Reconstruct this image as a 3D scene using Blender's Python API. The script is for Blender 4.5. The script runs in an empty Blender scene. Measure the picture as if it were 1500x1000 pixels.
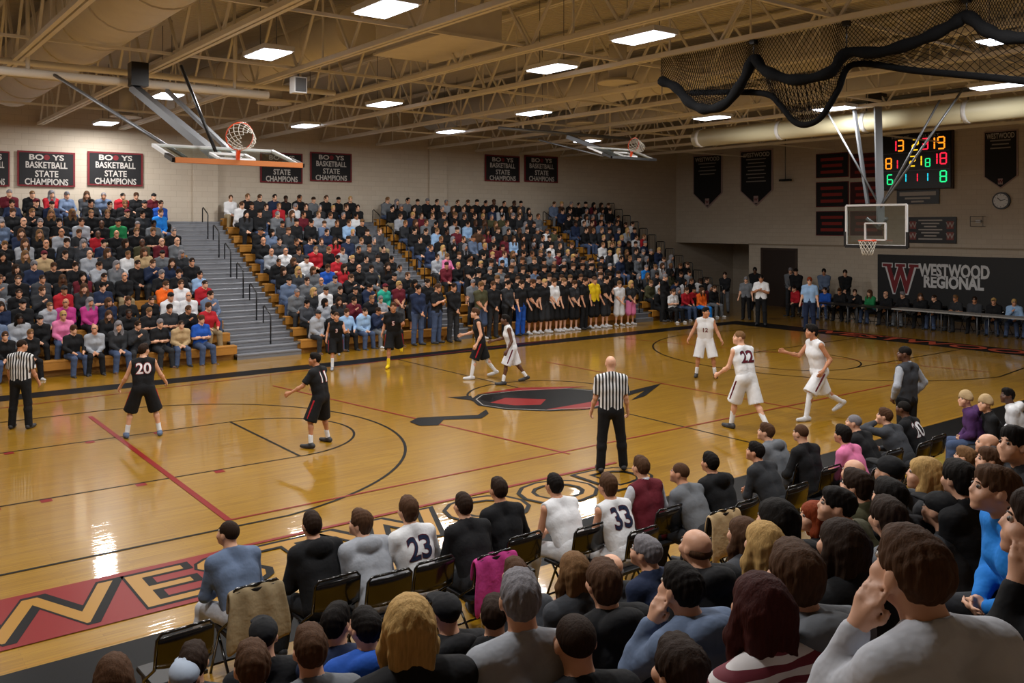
import bpy, bmesh, math, random
import numpy as np
from mathutils import Vector, Matrix, Euler
from mathutils.bvhtree import BVHTree
random.seed(7); np.random.seed(7)
scene = bpy.context.scene
col = scene.collection
# ------------------------------------------------------------------ camera
FPX, HZ, CH = 1304.0, 330.0, 3.95           # focal length in px (1500x1000), horizon row, eye height
ANG = math.radians(52.5)                     # angle between view axis and the court's long axis
CA, SA = math.cos(ANG), math.sin(ANG)
cd = bpy.data.cameras.new('camera'); cam = bpy.data.objects.new('camera', cd); col.objects.link(cam)
cd.sensor_width = 36; cd.lens = 36*FPX/1500; cd.shift_y = -(500-HZ)/1500; cd.clip_start = .05; cd.clip_end = 200
cam.location = (0, 0, CH); cam.rotation_euler = (math.pi/2, 0, -(math.pi/2-ANG))
scene.camera = cam
# ------------------------------------------------------------------ world, exposure
w = bpy.data.worlds.new('world'); scene.world = w; w.use_nodes = True
w.node_tree.nodes['Background'].inputs[0].default_value = (0, 0, 0, 1)
w.node_tree.nodes['Background'].inputs[1].default_value = 0
vs = scene.view_settings
vs.view_transform = 'Standard'; vs.look = 'None'; vs.gamma = 1; vs.use_curve_mapping = False
vs.exposure = -0.42
LAMP_W = 260
# ------------------------------------------------------------------ pixel -> place
def ray(u): r = (u-750)/FPX; return CA+SA*r, SA-CA*r
def on_z(u, v, z=0.0):
    a, b = ray(u); d = FPX*(CH-z)/(v-HZ); return Vector((d*a, d*b, z))
def on_Y(u, v, Y):
    a, b = ray(u); d = Y/b; return Vector((d*a, Y, CH-(v-HZ)/FPX*d))
def on_X(u, v, X):
    a, b = ray(u); d = X/a; return Vector((X, d*b, CH-(v-HZ)/FPX*d))
def at_d(u, v, d):
    a, b = ray(u); return Vector((d*a, d*b, CH-(v-HZ)/FPX*d))
def proj(p):
    d = p[0]*CA+p[1]*SA; l = p[0]*SA-p[1]*CA
    return 750+FPX*l/d, HZ+FPX*(CH-p[2])/d, d
# ------------------------------------------------------------------ materials
def lin(h):
    c = [int(h[i:i+2], 16)/255 for i in (0, 2, 4)]
    return tuple(x/12.92 if x <= .04045 else ((x+.055)/1.055)**2.4 for x in c)+(1,)
MATS = {}
def mat(name, hexc, rough=.6, metal=0, bump=0, bscale=40, var=0, emit=0, stretch=None, coat=0, bdist=.02, spec=.5):
    if name in MATS: return MATS[name]
    m = bpy.data.materials.new(name); m.use_nodes = True; MATS[name] = m
    nt = m.node_tree; b = nt.nodes['Principled BSDF']; c = lin(hexc)
    b.inputs['Base Color'].default_value = c; b.inputs['Roughness'].default_value = rough
    b.inputs['Metallic'].default_value = metal; b.inputs['Coat Weight'].default_value = coat; b.inputs['Specular IOR Level'].default_value = spec
    if emit:
        b.inputs['Emission Color'].default_value = c; b.inputs['Emission Strength'].default_value = emit
    if bump or var:
        tc = nt.nodes.new('ShaderNodeTexCoord'); mp = nt.nodes.new('ShaderNodeMapping'); n = nt.nodes.new('ShaderNodeTexNoise')
        nt.links.new(tc.outputs['Object'], mp.inputs[0]); nt.links.new(mp.outputs[0], n.inputs['Vector'])
        if stretch: mp.inputs['Scale'].default_value = stretch
        n.inputs['Scale'].default_value = bscale; n.inputs['Detail'].default_value = 3
        if bump:
            bp = nt.nodes.new('ShaderNodeBump'); bp.inputs['Strength'].default_value = bump; bp.inputs['Distance'].default_value = bdist
            nt.links.new(n.outputs['Fac'], bp.inputs['Height']); nt.links.new(bp.outputs[0], b.inputs['Normal'])
        if var:
            mx = nt.nodes.new('ShaderNodeMix'); mx.data_type = 'RGBA'
            mx.inputs[6].default_value = tuple(x*(1-var) for x in c[:3])+(1,); mx.inputs[7].default_value = tuple(min(1, x*(1+var)) for x in c[:3])+(1,)
            nt.links.new(n.outputs['Fac'], mx.inputs[0]); nt.links.new(mx.outputs[2], b.inputs['Base Color'])
    return m
CLOTH = dict(black='16171a', charcoal='2b2d31', dark_grey='3c3f45', grey='666a70', steel_blue='5f6f8a', light_grey='9a9fa8', white='d8dade', navy='1f2a44',
  royal_blue='1f4fa8', bright_blue='1f7ad0', light_blue='8fb0d6', red='a81f2a', maroon='5e1a26', green='1f7a48', teal='2ca58f', orange='e0641e', pink='d878a4',
  magenta='b0387e', purple='4a2c5c', tan='b39a74', khaki='8f7f62', yellow='e0c01e', brown='4c3526', olive='44432e', denim='41506e', pale_grey='b9bdc6')
def cloth(n): return mat('cloth_'+n, CLOTH[n], .85, bump=.55, bscale=7, var=.12, bdist=.04, spec=.25)
HAIR = dict(black='15110f', dark_brown='2a1d15', brown='4a3323', light_brown='6d5034', blond='b08f5a', grey='77757a', auburn='3a1714', ginger='7a3418')
def hairm(n): return mat('hair_'+n, HAIR[n], .7, bump=.6, bscale=110, var=.5, stretch=(1, 1, .07), bdist=.006, spec=.12)
SKIN = ['d3a184', 'c48d6e', 'b27a58', '5a3826']
def skinm(i): return mat('skin_%d' % i, SKIN[i], .5, var=.06, bscale=12)
def striped(name, a, b, period, axis=0):
    if name in MATS: return MATS[name]
    m = mat(name, a, .8); nt = m.node_tree; bs = nt.nodes['Principled BSDF']
    tc = nt.nodes.new('ShaderNodeTexCoord'); sx = nt.nodes.new('ShaderNodeSeparateXYZ'); mu = nt.nodes.new('ShaderNodeMath'); mu.operation = 'MULTIPLY'
    mu.inputs[1].default_value = 2*math.pi/period; sn = nt.nodes.new('ShaderNodeMath'); sn.operation = 'SINE'
    gt = nt.nodes.new('ShaderNodeMath'); gt.operation = 'GREATER_THAN'; gt.inputs[1].default_value = 0
    mx = nt.nodes.new('ShaderNodeMix'); mx.data_type = 'RGBA'; mx.inputs[6].default_value = lin(a); mx.inputs[7].default_value = lin(b)
    nt.links.new(tc.outputs['Object'], sx.inputs[0]); nt.links.new(sx.outputs[axis], mu.inputs[0]); nt.links.new(mu.outputs[0], sn.inputs[0])
    nt.links.new(sn.outputs[0], gt.inputs[0]); nt.links.new(gt.outputs[0], mx.inputs[0]); nt.links.new(mx.outputs[2], bs.inputs['Base Color'])
    return m
def glassm():
    if 'glass' in MATS: return MATS['glass']
    m = bpy.data.materials.new('glass'); m.use_nodes = True; MATS['glass'] = m; nt = m.node_tree
    o = nt.nodes['Material Output']; nt.nodes.remove(nt.nodes['Principled BSDF'])
    t = nt.nodes.new('ShaderNodeBsdfTransparent'); t.inputs[0].default_value = (.86, .9, .88, 1)
    g = nt.nodes.new('ShaderNodeBsdfGlossy'); g.inputs['Roughness'].default_value = .03
    x = nt.nodes.new('ShaderNodeMixShader'); x.inputs[0].default_value = .12
    nt.links.new(t.outputs[0], x.inputs[1]); nt.links.new(g.outputs[0], x.inputs[2]); nt.links.new(x.outputs[0], o.inputs[0])
    return m
M_white = mat('white_paint', 'd5d7da', .4); M_black = mat('black_paint', '0c0c0e', .35); M_steel = mat('grey_steel', '6b6e73', .45, .5)
M_beam = mat('beige_steel', 'dcd8d0', .5, var=.08, bscale=2); M_duct = mat('beige_duct', 'd2cdc3', .55, bump=.1, bscale=3, var=.1)
M_orange = mat('rim_orange', 'd8481a', .4); M_net = mat('net_white', 'd2cfc6', .8); M_bnet = mat('net_black', '060607', .9, bump=.4, bscale=30, spec=.1)
M_red = mat('paint_red', '7c1d1d', .35, spec=.1); M_fblk = mat('paint_black', '0b0c0e', .4, spec=.06); M_gold = mat('paint_gold', '9c701c', .35, spec=.2)
M_yel = mat('bleacher_wood', 'a9742a', .5, bump=.1, bscale=6, var=.2, stretch=(1, 8, 8)); M_alu = mat('aluminium', '7d8087', .45, .3)
# ------------------------------------------------------------------ mesh helpers
def tag(o, label, cat, group=None):
    o['label'] = label; o['category'] = cat
    if group: o['group'] = group
    return o
def link(name, me, parent=None, m=None, loc=None, rot=None):
    o = bpy.data.objects.new(name, me); col.objects.link(o)
    if parent: o.parent = parent
    if m is not None and me is not None and not me.materials: me.materials.append(m)
    if loc is not None: o.location = loc
    if rot is not None: o.rotation_euler = rot
    return o
def thing(name, label, cat, loc=(0, 0, 0), rz=0, group=None):
    o = link(name, None); o.location = loc; o.rotation_euler = (0, 0, rz); o.empty_display_size = .1
    return tag(o, label, cat, group)
def mesh(verts, faces, smooth=False):
    me = bpy.data.meshes.new('m'); me.from_pydata([tuple(v) for v in verts], [], faces)
    if smooth: me.polygons.foreach_set('use_smooth', [True]*len(me.polygons))
    me.update(); return me
_bc = {}
def boxmesh(sx, sy, sz, m):
    k = (round(sx, 3), round(sy, 3), round(sz, 3), m.name)
    if k not in _bc:
        b = min(.012, min(sx, sy, sz)*.2); V = []; F = []
        # chamfered along the vertical and top edges: two rings at top
        for (z, i) in ((-sz/2, 0), (sz/2-b, 0), (sz/2, b)):
            for (x, y) in ((-1, -1), (1, -1), (1, 1), (-1, 1)): V.append((x*(sx/2-i), y*(sy/2-i), z))
        F = [(3, 2, 1, 0), (8, 9, 10, 11)]
        for r in (0, 4):
            for j in range(4): F.append((r+j, r+(j+1) % 4, r+4+(j+1) % 4, r+4+j))
        me = mesh(V, F); me.materials.append(m); _bc[k] = me
    return _bc[k]
def box(name, size, loc, m, parent=None, rot=(0, 0, 0)):
    return link(name, boxmesh(*size, m), parent, None, loc, rot)
_rc = {}
def rod(name, a, b, r, m, parent=None, seg=6, square=False):
    a = Vector(a); b = Vector(b); L = (b-a).length; k = (round(L, 2), r, seg, m.name, square)
    if k not in _rc:
        L2 = round(L, 2); n = 4 if square else seg; o = math.pi/4 if square else 0
        V = [(r*math.cos(o+2*math.pi*i/n), r*math.sin(o+2*math.pi*i/n), z) for z in (0, L2) for i in range(n)]
        F = [tuple(range(n-1, -1, -1)), tuple(range(n, 2*n))]+[(i, (i+1) % n, n+(i+1) % n, n+i) for i in range(n)]
        me = mesh(V, F)
        if not square: me.polygons.foreach_set('use_smooth', [len(p.vertices) == 4 for p in me.polygons])
        me.materials.append(m); _rc[k] = me
    o = link(name, _rc[k], parent, None, a); o.rotation_mode = 'QUATERNION'; o.rotation_quaternion = (b-a).to_track_quat('Z', 'Y')
    return o
def tube_data(pts, r, seg=6, closed=False):
    pts = [Vector(p) for p in pts]; n = len(pts); V = []; F = []; prev = None
    for i, p in enumerate(pts):
        q0 = pts[i-1] if (i > 0 or closed) else p; q1 = pts[(i+1) % n] if (i < n-1 or closed) else p
        t = (q1-q0).normalized()
        if prev is None:
            prev = t.orthogonal().normalized()
        x = (prev-t*prev.dot(t)); x = x.normalized() if x.length > 1e-6 else t.orthogonal().normalized(); prev = x; y = t.cross(x)
        rr = r[i] if isinstance(r, (list, tuple)) else r
        for j in range(seg):
            a = 2*math.pi*j/seg; V.append(p+x*rr*math.cos(a)+y*rr*math.sin(a))
    for i in range(n if closed else n-1):
        for j in range(seg):
            i2 = (i+1) % n; F.append((i*seg+j, i*seg+(j+1) % seg, i2*seg+(j+1) % seg, i2*seg+j))
    if not closed: F.append(tuple(range(seg-1, -1, -1))); F.append(tuple(range((n-1)*seg, n*seg)))
    return V, F
def tubes(name, paths, m, parent=None, seg=6):
    V = []; F = []
    for (pts, r, closed) in paths:
        v, f = tube_data(pts, r, seg, closed); o = len(V); V += v; F += [tuple(i+o for i in q) for q in f]
    return link(name, mesh(V, F, True), parent, m)
def poly(name, pts, m, parent=None, z=None, thick=0):
    pts = [Vector(p) for p in pts]
    if z is not None: pts = [Vector((p.x, p.y, z)) for p in pts]
    return link(name, mesh(pts, [tuple(range(len(pts)))]), parent, m)
_tc = {}
def text_mesh(body, size, offset=0.0, extrude=0.0, sx=1.0):
    k = (body, size, offset, extrude, sx)
    if k in _tc: return _tc[k]
    c = bpy.data.curves.new('t', 'FONT'); c.body = body; c.size = size; c.offset = offset; c.extrude = extrude
    c.align_x = 'CENTER'; c.align_y = 'CENTER'; c.resolution_u = 3; c.space_line = .9
    o = bpy.data.objects.new('t', c); col.objects.link(o)
    dg = bpy.context.evaluated_depsgraph_get(); me = bpy.data.meshes.new_from_object(o.evaluated_get(dg))
    bpy.data.objects.remove(o); bpy.data.curves.remove(c); me.materials.clear()
    co = np.empty(len(me.vertices)*3); me.vertices.foreach_get('co', co); co = co.reshape(-1, 3)
    if len(co):
        co[:, 0] -= (co[:, 0].min()+co[:, 0].max())/2; co[:, 1] -= (co[:, 1].min()+co[:, 1].max())/2; co[:, 0] *= sx
        me.vertices.foreach_set('co', co.ravel())
    _tc[k] = me; return me
def text(name, body, size, m, parent=None, loc=(0, 0, 0), rot=(0, 0, 0), offset=0, width=None, extrude=.002):
    me = text_mesh(body, size, offset, extrude).copy()
    if width:
        co = np.empty(len(me.vertices)*3); me.vertices.foreach_get('co', co); co = co.reshape(-1, 3)
        co[:, 0] *= width/max(1e-6, co[:, 0].max()-co[:, 0].min()); me.vertices.foreach_set('co', co.ravel())
    return link(name, me, parent, m, loc, rot)
# ------------------------------------------------------------------ the room
YF, XE, XW, YN, ZD = 33.2, 36.8, -7.0, -4.0, 9.2
def struct(o): o['kind'] = 'structure'; return o
def floor_mat():
    m = bpy.data.materials.new('maple_floor'); m.use_nodes = True; nt = m.node_tree; b = nt.nodes['Principled BSDF']
    tc = nt.nodes.new('ShaderNodeTexCoord'); br = nt.nodes.new('ShaderNodeTexBrick'); nt.links.new(tc.outputs['Object'], br.inputs['Vector'])
    br.inputs['Scale'].default_value = 1; br.inputs['Brick Width'].default_value = 1.4; br.inputs['Row Height'].default_value = .057
    br.inputs['Mortar Size'].default_value = .0012; br.inputs['Color1'].default_value = lin('986f10'); br.inputs['Color2'].default_value = lin('a67d1a'); br.inputs['Mortar'].default_value = lin('6c4514')
    mp = nt.nodes.new('ShaderNodeMapping'); mp.inputs['Scale'].default_value = (1, 14, 1); n = nt.nodes.new('ShaderNodeTexNoise'); n.inputs['Scale'].default_value = 2.2; n.inputs['Detail'].default_value = 5
    nt.links.new(tc.outputs['Object'], mp.inputs[0]); nt.links.new(mp.outputs[0], n.inputs['Vector'])
    mx = nt.nodes.new('ShaderNodeMix'); mx.data_type = 'RGBA'; mx.blend_type = 'MULTIPLY'; mx.inputs[0].default_value = .55
    cr = nt.nodes.new('ShaderNodeValToRGB'); cr.color_ramp.elements[0].color = (.62, .55, .45, 1); cr.color_ramp.elements[0].position = .3; cr.color_ramp.elements[1].color = (1, 1, 1, 1); cr.color_ramp.elements[1].position = .65
    nt.links.new(n.outputs['Fac'], cr.inputs[0]); nt.links.new(br.outputs['Color'], mx.inputs[6]); nt.links.new(cr.outputs[0], mx.inputs[7]); nt.links.new(mx.outputs[2], b.inputs['Base Color'])
    b.inputs['Roughness'].default_value = .3; b.inputs['Coat Weight'].default_value = .85; b.inputs['Coat Roughness'].default_value = .05; b.inputs['Specular IOR Level'].default_value = .3
    n2 = nt.nodes.new('ShaderNodeTexNoise'); mp2 = nt.nodes.new('ShaderNodeMapping'); mp2.inputs['Scale'].default_value = (.8, 12, 1); n2.inputs['Scale'].default_value = 2
    nt.links.new(tc.outputs['Object'], mp2.inputs[0]); nt.links.new(mp2.outputs[0], n2.inputs['Vector'])
    bp = nt.nodes.new('ShaderNodeBump'); bp.inputs['Strength'].default_value = .13; bp.inputs['Distance'].default_value = .01
    nt.links.new(n2.outputs['Fac'], bp.inputs['Height']); nt.links.new(bp.outputs[0], b.inputs['Coat Normal'])
    return m
floor = struct(box('floor', (XE-XW+8, YF-YN+.6, .2), ((XE+XW+8)/2, (YF+YN)/2, -.1), floor_mat()))
def wall_mat():
    m = mat('block_wall', 'b3a48e', .8); nt = m.node_tree; b = nt.nodes['Principled BSDF']
    tc = nt.nodes.new('ShaderNodeTexCoord'); sx = nt.nodes.new('ShaderNodeSeparateXYZ'); ad = nt.nodes.new('ShaderNodeMath'); cb = nt.nodes.new('ShaderNodeCombineXYZ'); br = nt.nodes.new('ShaderNodeTexBrick')
    nt.links.new(tc.outputs['Object'], sx.inputs[0]); nt.links.new(sx.outputs[0], ad.inputs[0]); nt.links.new(sx.outputs[1], ad.inputs[1]); nt.links.new(ad.outputs[0], cb.inputs[0]); nt.links.new(sx.outputs[2], cb.inputs[1]); nt.links.new(cb.outputs[0], br.inputs['Vector'])
    br.inputs['Scale'].default_value = 1; br.inputs['Brick Width'].default_value = .4; br.inputs['Row Height'].default_value = .2; br.inputs['Mortar Size'].default_value = .005
    br.inputs['Color1'].default_value = lin('c2b7a7'); br.inputs['Color2'].default_value = lin('bdb1a1'); br.inputs['Mortar'].default_value = lin('ada190')
    nt.links.new(br.outputs['Color'], b.inputs['Base Color'])
    bp = nt.nodes.new('ShaderNodeBump'); bp.inputs['Strength'].default_value = .3; bp.inputs['Distance'].default_value = .01; bp.invert = True
    nt.links.new(br.outputs['Fac'], bp.inputs['Height']); nt.links.new(bp.outputs[0], b.inputs['Normal'])
    return m
M_wall = wall_mat()
struct(box('wall_far', (XE-XW+1, .3, ZD), ((XE+XW)/2, YF+.15, ZD/2), M_wall))
struct(box('wall_left', (.3, YF-YN, ZD), (XW-.15, (YF+YN)/2, ZD/2), M_wall))
struct(box('wall_near', (XE-XW, .3, ZD), ((XE+XW)/2, YN-.15, ZD/2), M_wall))
# end wall with the recess under a soffit at its far end
r0 = on_X(1097, 400, XE).y; zs = on_X(1040, 356, XE).z
struct(box('wall_end', (.3, r0-YN, ZD), (XE+.15, (r0+YN)/2, ZD/2), M_wall))
so = struct(box('wall_end_soffit', (.3, YF-r0, ZD-zs), (XE+.15, (YF+r0)/2, (ZD+zs)/2), M_wall))
struct(box('wall_recess', (.3, YF-r0+3, zs+.3), (XE+5, (YF+r0)/2, zs/2), M_wall))
struct(box('wall_recess_side', (5, .2, zs), (XE+2.6, r0-.1, zs/2), M_wall)); struct(box('wall_recess_far', (5.2, .2, zs), (XE+2.6, YF+.1, zs/2), M_wall))
struct(box('ceiling_recess', (5.2, YF-r0+.4, .2), (XE+2.7, (YF+r0)/2, zs+.1), M_wall))
struct(box('baseboard_end', (.04, r0-YN, .14), (XE-.02, (r0+YN)/2, .07), M_black))
d1 = on_X(1118, 400, XE); d2 = on_X(1166, 400, XE); dz = on_X(1140, 359, XE).z
dr = struct(box('door_1', (.08, d1.y-d2.y, 2.75), (XE-.03, (d1.y+d2.y)/2, 1.375), mat('door_brown', '2c211b', .5)))
box('door_frame', (.1, d1.y-d2.y+.2, .1), (0, 0, 1.42), mat('frame_brown', '3d3029', .5), dr)
for s in (-1, 1): box('door_frame', (.1, .1, 2.8), (0, s*((d1.y-d2.y)/2+.05), 0), mat('frame_brown', '3d3029', .5), dr)
rod('door_handle', (-.09, -.5, -.3), (-.09, -.35, -.3), .02, M_steel, dr)
struct(box('trim_1', (.06, r0-YN, .06), (XE-.03, (r0+YN)/2, zs), mat('trim_grey', '9a8c78', .7)))
p = on_Y(640, 250, YF); struct(box('trim_2', (.9, .12, ZD), (p.x, YF-.06, ZD/2), M_wall)); struct(box('trim_3', (.9, .12, ZD), (on_Y(300, 250, YF).x, YF-.06, ZD/2), M_wall))
def deck_mat():
    m = mat('roof_deck', 'c6c0b4', .7); nt = m.node_tree; b = nt.nodes['Principled BSDF']
    tc = nt.nodes.new('ShaderNodeTexCoord'); wv = nt.nodes.new('ShaderNodeTexWave'); wv.bands_direction = 'Y'; wv.inputs['Scale'].default_value = 2.2
    nt.links.new(tc.outputs['Object'], wv.inputs['Vector']); bp = nt.nodes.new('ShaderNodeBump'); bp.inputs['Strength'].default_value = 1; bp.inputs['Distance'].default_value = .06
    nt.links.new(wv.outputs['Fac'], bp.inputs['Height']); nt.links.new(bp.outputs[0], b.inputs['Normal']); return m
struct(box('ceiling', (XE-XW+1, YF-YN+.6, .2), ((XE+XW)/2, (YF+YN)/2, ZD+.1), deck_mat()))
# ------------------------------------------------------------------ lamps
M_led = mat('led_panel', 'eef3ff', .5, emit=9)
ZB = 7.3
LINES = [[(860, 207), (1043, 173), (1225, 160), (1460, 127)], [(660, 193), (782, 166), (1483, 57)], [(452, 185), (563, 153), (808, 101), (942, 56)], [(155, 181), (245, 141), (393, 80), (565, 14)]]
lampspots = []
for li, L in enumerate(LINES):
    for k, (u, v) in enumerate(L):
        q = on_z(u, v, ZB); near_t = .5+2.55*round((q.x-.5)/2.55)
        if abs(q.x-near_t) < .5: q.x = near_t+math.copysign(.5, q.x-near_t)
        lampspots.append((q.x, q.y, li, k, None))
# lamp lines going on outside the frame: overhead and toward the left half of the gym
for (X, Y, li, k, nm) in ((11.8, 5.5, 2, 4, 'one'), (6.7, 5.5, 3, 4, 'two'), (1.6, 29.5, 4, 0, 'three'), (1.6, 23, 4, 1, 'four'), (1.6, 17, 4, 2, 'five'), (1.6, 11, 4, 3, 'six'), (1.6, 5.5, 4, 4, 'seven')): lampspots.append((X, Y, li, k, nm))
NUM = ('first', 'second', 'third', 'fourth', 'fifth', 'sixth', 'seventh', 'eighth', 'ninth', 'tenth', 'eleventh', 'twelfth', 'thirteenth', 'fourteenth', 'fifteenth')
for (X, Y, li, k_, off_) in lampspots:
    sfx = '_%s_offscreen' % off_ if off_ else ''
    t = thing('high_bay_light'+sfx, 'white LED high bay light, %s from far wall, %s line from end wall' % (NUM[k_], NUM[li]), 'ceiling light', (X, Y, ZB), 0, 'ceiling lights')
    box('housing', (.62, 1.12, .1), (0, 0, .06), M_white, t); box('lens'+sfx, (.54, 1.02, .03), (0, 0, 0), M_led, t)
    for s in (-1, 1): rod('hanger', (0, s*.4, .1), (0, s*.4, ZD-ZB), .01, M_steel, t, 4)
    ld = bpy.data.lights.new('lamp', 'AREA'); ld.shape = 'RECTANGLE'; ld.size = .54; ld.size_y = 1.02; ld.energy = LAMP_W; ld.color = (1, .97, .93)
    lo = bpy.data.objects.new('lamp_light'+sfx, ld); col.objects.link(lo); lo.parent = t; lo.location = (0, 0, -.03)
# ------------------------------------------------------------------ roof trusses and ducts
def truss(X):
    t = thing('roof_truss', '%s beige steel roof truss from the end wall, with zigzag web bars' % NUM[12-round((X-.5)/2.55)], 'truss', (X, YN, ZB), 0, 'roof trusses')
    L = YF-YN; ht = ZD-ZB-.15
    for dx in (-.06, .06):
        box('bottom_chord', (.08, L, .1), (dx, L/2, .05), M_beam, t); box('top_chord', (.08, L, .1), (dx, L/2, ht), M_beam, t)
    n = 15; st = L/n
    for i in range(n):
        y0 = i*st; rod('web', (0, y0, .05), (0, y0+st/2, ht), .035, M_beam, t, square=True); rod('web', (0, y0+st/2, ht), (0, y0+st, .05), .035, M_beam, t, square=True)
        if i % 2 == 0: rod('web_post', (0, y0+st/2, .05), (0, y0+st/2, ht), .025, M_beam, t, square=True)
TX = [.5+2.55*i for i in range(13)]
for X in TX: truss(X)
for ib, Y in enumerate((28.5, 23.5, 18.5, 13.5, 8.5)):
    o = rod('cross_brace', (XW, Y, ZB+.12), (XE, Y, ZB+.12), .04, M_beam, None, square=True); tag(o, '%s long beige cross brace from the far wall, tying the trusses' % NUM[ib], 'beam', 'cross braces')
def duct(name, a, b, r, label):
    t = thing(name, label, 'duct', a); b = Vector(b)-Vector(a)
    rod('pipe', (0, 0, 0), b, r, M_duct, t, 28)
    n = int(b.length/2.2)
    for i in range(1, n+1):
        q = b*(i/(n+1)); dirv = b.normalized()
        rod('seam_ring', q-dirv*.03, q+dirv*.03, r+.025, M_duct, t, 28)
    return t
duct('air_duct', (4.3, 2, 8.25), (4.3, 30, 8.25), .78, 'largest round beige air duct running beside the raised glass backboard')
duct('air_duct', (9.4, 18, 8.35), (9.4, 31.5, 8.35), .5, 'slim round beige air duct ending above the far bleachers')
duct('air_duct', (19.6, 12, 8.4), (19.6, 31, 8.4), .55, 'round beige air duct over the middle of the court')
duct('air_duct', (24.7, 8, 8.3), (24.7, 31, 8.3), .5, 'round beige air duct over the right hand key')
for (u, v, where) in ((402, 152, 'beside the small white speaker box'), (185, 172, 'beside the folded left backboard mast'), (905, 122, 'near the black divider net'), (562, 190, 'over the third bleacher section'), (852, 182, 'above the smaller raised backboard')):
    p = on_z(u, v, 7.45); t = thing('air_diffuser', 'round flared beige ceiling air diffuser '+where, 'vent', p, 0, 'round air diffusers')
    rod('neck', (0, 0, .1), (0, 0, .95), .22, M_duct, t, 16); rod('collar', (0, 0, .04), (0, 0, .1), .36, M_duct, t, 20); rod('cone', (0, 0, 0), (0, 0, .04), .5, M_duct, t, 24)
p = on_z(640, 72, 7.7); t = thing('branch_duct', 'square sheet metal duct box above the court', 'duct', p); box('casing', (1.5, 2.6, .7), (0, 0, .35), M_duct, t); box('flange', (1.6, 2.7, .05), (0, 0, 0), M_duct, t)
p = on_z(437, 125, ZB-.25); t = thing('loudspeaker', 'small white speaker box hanging from a truss', 'speaker', p); box('cabinet', (.3, .25, .36), (0, 0, 0), M_white, t); box('grille', (.24, .02, .3), (0, -.13, 0), M_steel, t); rod('bracket', (0, 0, .18), (0, 0, .5), .02, M_steel, t)
# pale rolled curtain by the end wall
a = on_X(1020, 190, 24.4); b = on_X(1560, 168, 24.4); a.z = b.z = 7.02
t = thing('rolled_curtain', 'long pale rolled curtain tube strapped under the roof by the end wall', 'curtain', a)
rod('roll', (0, 0, 0), b-a, .3, mat('pale_vinyl', 'c9c3a4', .5, bump=.2, bscale=3), t, 16)
for f in (.02, .3, .55, .8):
    q = (b-a)*f; rod('strap', q+Vector((0, -.06, 0)), q+Vector((0, .06, 0)), .32, M_white, t, 16); rod('hanger', q, q+Vector((0, 0, 1.5)), .02, M_steel, t)
# ------------------------------------------------------------------ gathered divider net
XN = 13.25
def swag(px, n=8):
    P = [on_X(u, v, XN) for (u, v) in px]; out = []
    for i in range(len(P)-1):
        p0 = P[max(i-1, 0)]; p1 = P[i]; p2 = P[i+1]; p3 = P[min(i+2, len(P)-1)]
        for k in range(n):
            s = k/n; out.append(.5*((2*p1)+(p2-p0)*s+(2*p0-5*p1+4*p2-p3)*s*s+(3*p1-p0-3*p2+p3)*s**3))
    return out+[P[-1]]
t = thing('divider_net', 'black court divider net gathered up in swags under a truss', 'net', (0, 0, 0))
up = swag([(968, 118), (990, 128), (1010, 150), (1035, 160), (1065, 150), (1090, 115), (1104, 86), (1122, 104), (1165, 117), (1215, 106), (1240, 78), (1290, 76), (1350, 58), (1395, 36), (1416, 24), (1445, 44), (1480, 55), (1530, 52), (1600, 30)])
tubes('net_roll', [(up, [.095+.012*math.sin(i*.9) for i in range(len(up))], False)], M_bnet, t, 8)
lo = swag([(1000, 134), (1060, 133), (1110, 136), (1130, 152), (1150, 176), (1170, 181), (1192, 168), (1215, 130), (1238, 92), (1330, 101), (1440, 111), (1560, 124)])
lo = [p+Vector((.25, 0, 0)) for p in lo]
tubes('lower_net_roll', [(lo, .055, False)], M_bnet, t, 8)
strands = []
cols_ = []
for i in range(0, len(up), 1):
    p = up[i]; top = Vector((XN, p.y, max(ZB, p.z+.1))); cols_.append([p.lerp(top, k/7) for k in range(8)])
for i in range(len(cols_)-1):
    for k in range(7):
        strands.append(([cols_[i][k], cols_[i+1][k+1]], .006, False)); strands.append(([cols_[i+1][k], cols_[i][k+1]], .006, False))
for i in range(0, len(lo)-1):
    p, q = lo[i], lo[i+1]; j = min(range(len(up)), key=lambda s: abs(up[s].y-p.y)); j2 = min(range(len(up)), key=lambda s: abs(up[s].y-q.y))
    for k in range(6):
        strands.append(([p.lerp(up[j], k/6), q.lerp(up[j2], (k+1)/6)], .006, False)); strands.append(([q.lerp(up[j2], k/6), p.lerp(up[j], (k+1)/6)], .006, False))
o = tubes('netting', strands, M_bnet, t, 3); o['kind'] = 'stuff'
for (u, v) in ((1104, 86), (1240, 78), (1416, 24)):
    p = on_X(u, v, XN); rod('lift_cord', p, (XN, p.y, ZB+.1), .012, M_black, t); box('pulley', (.12, .1, .16), (XN, p.y, ZB), M_black, t)
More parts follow.
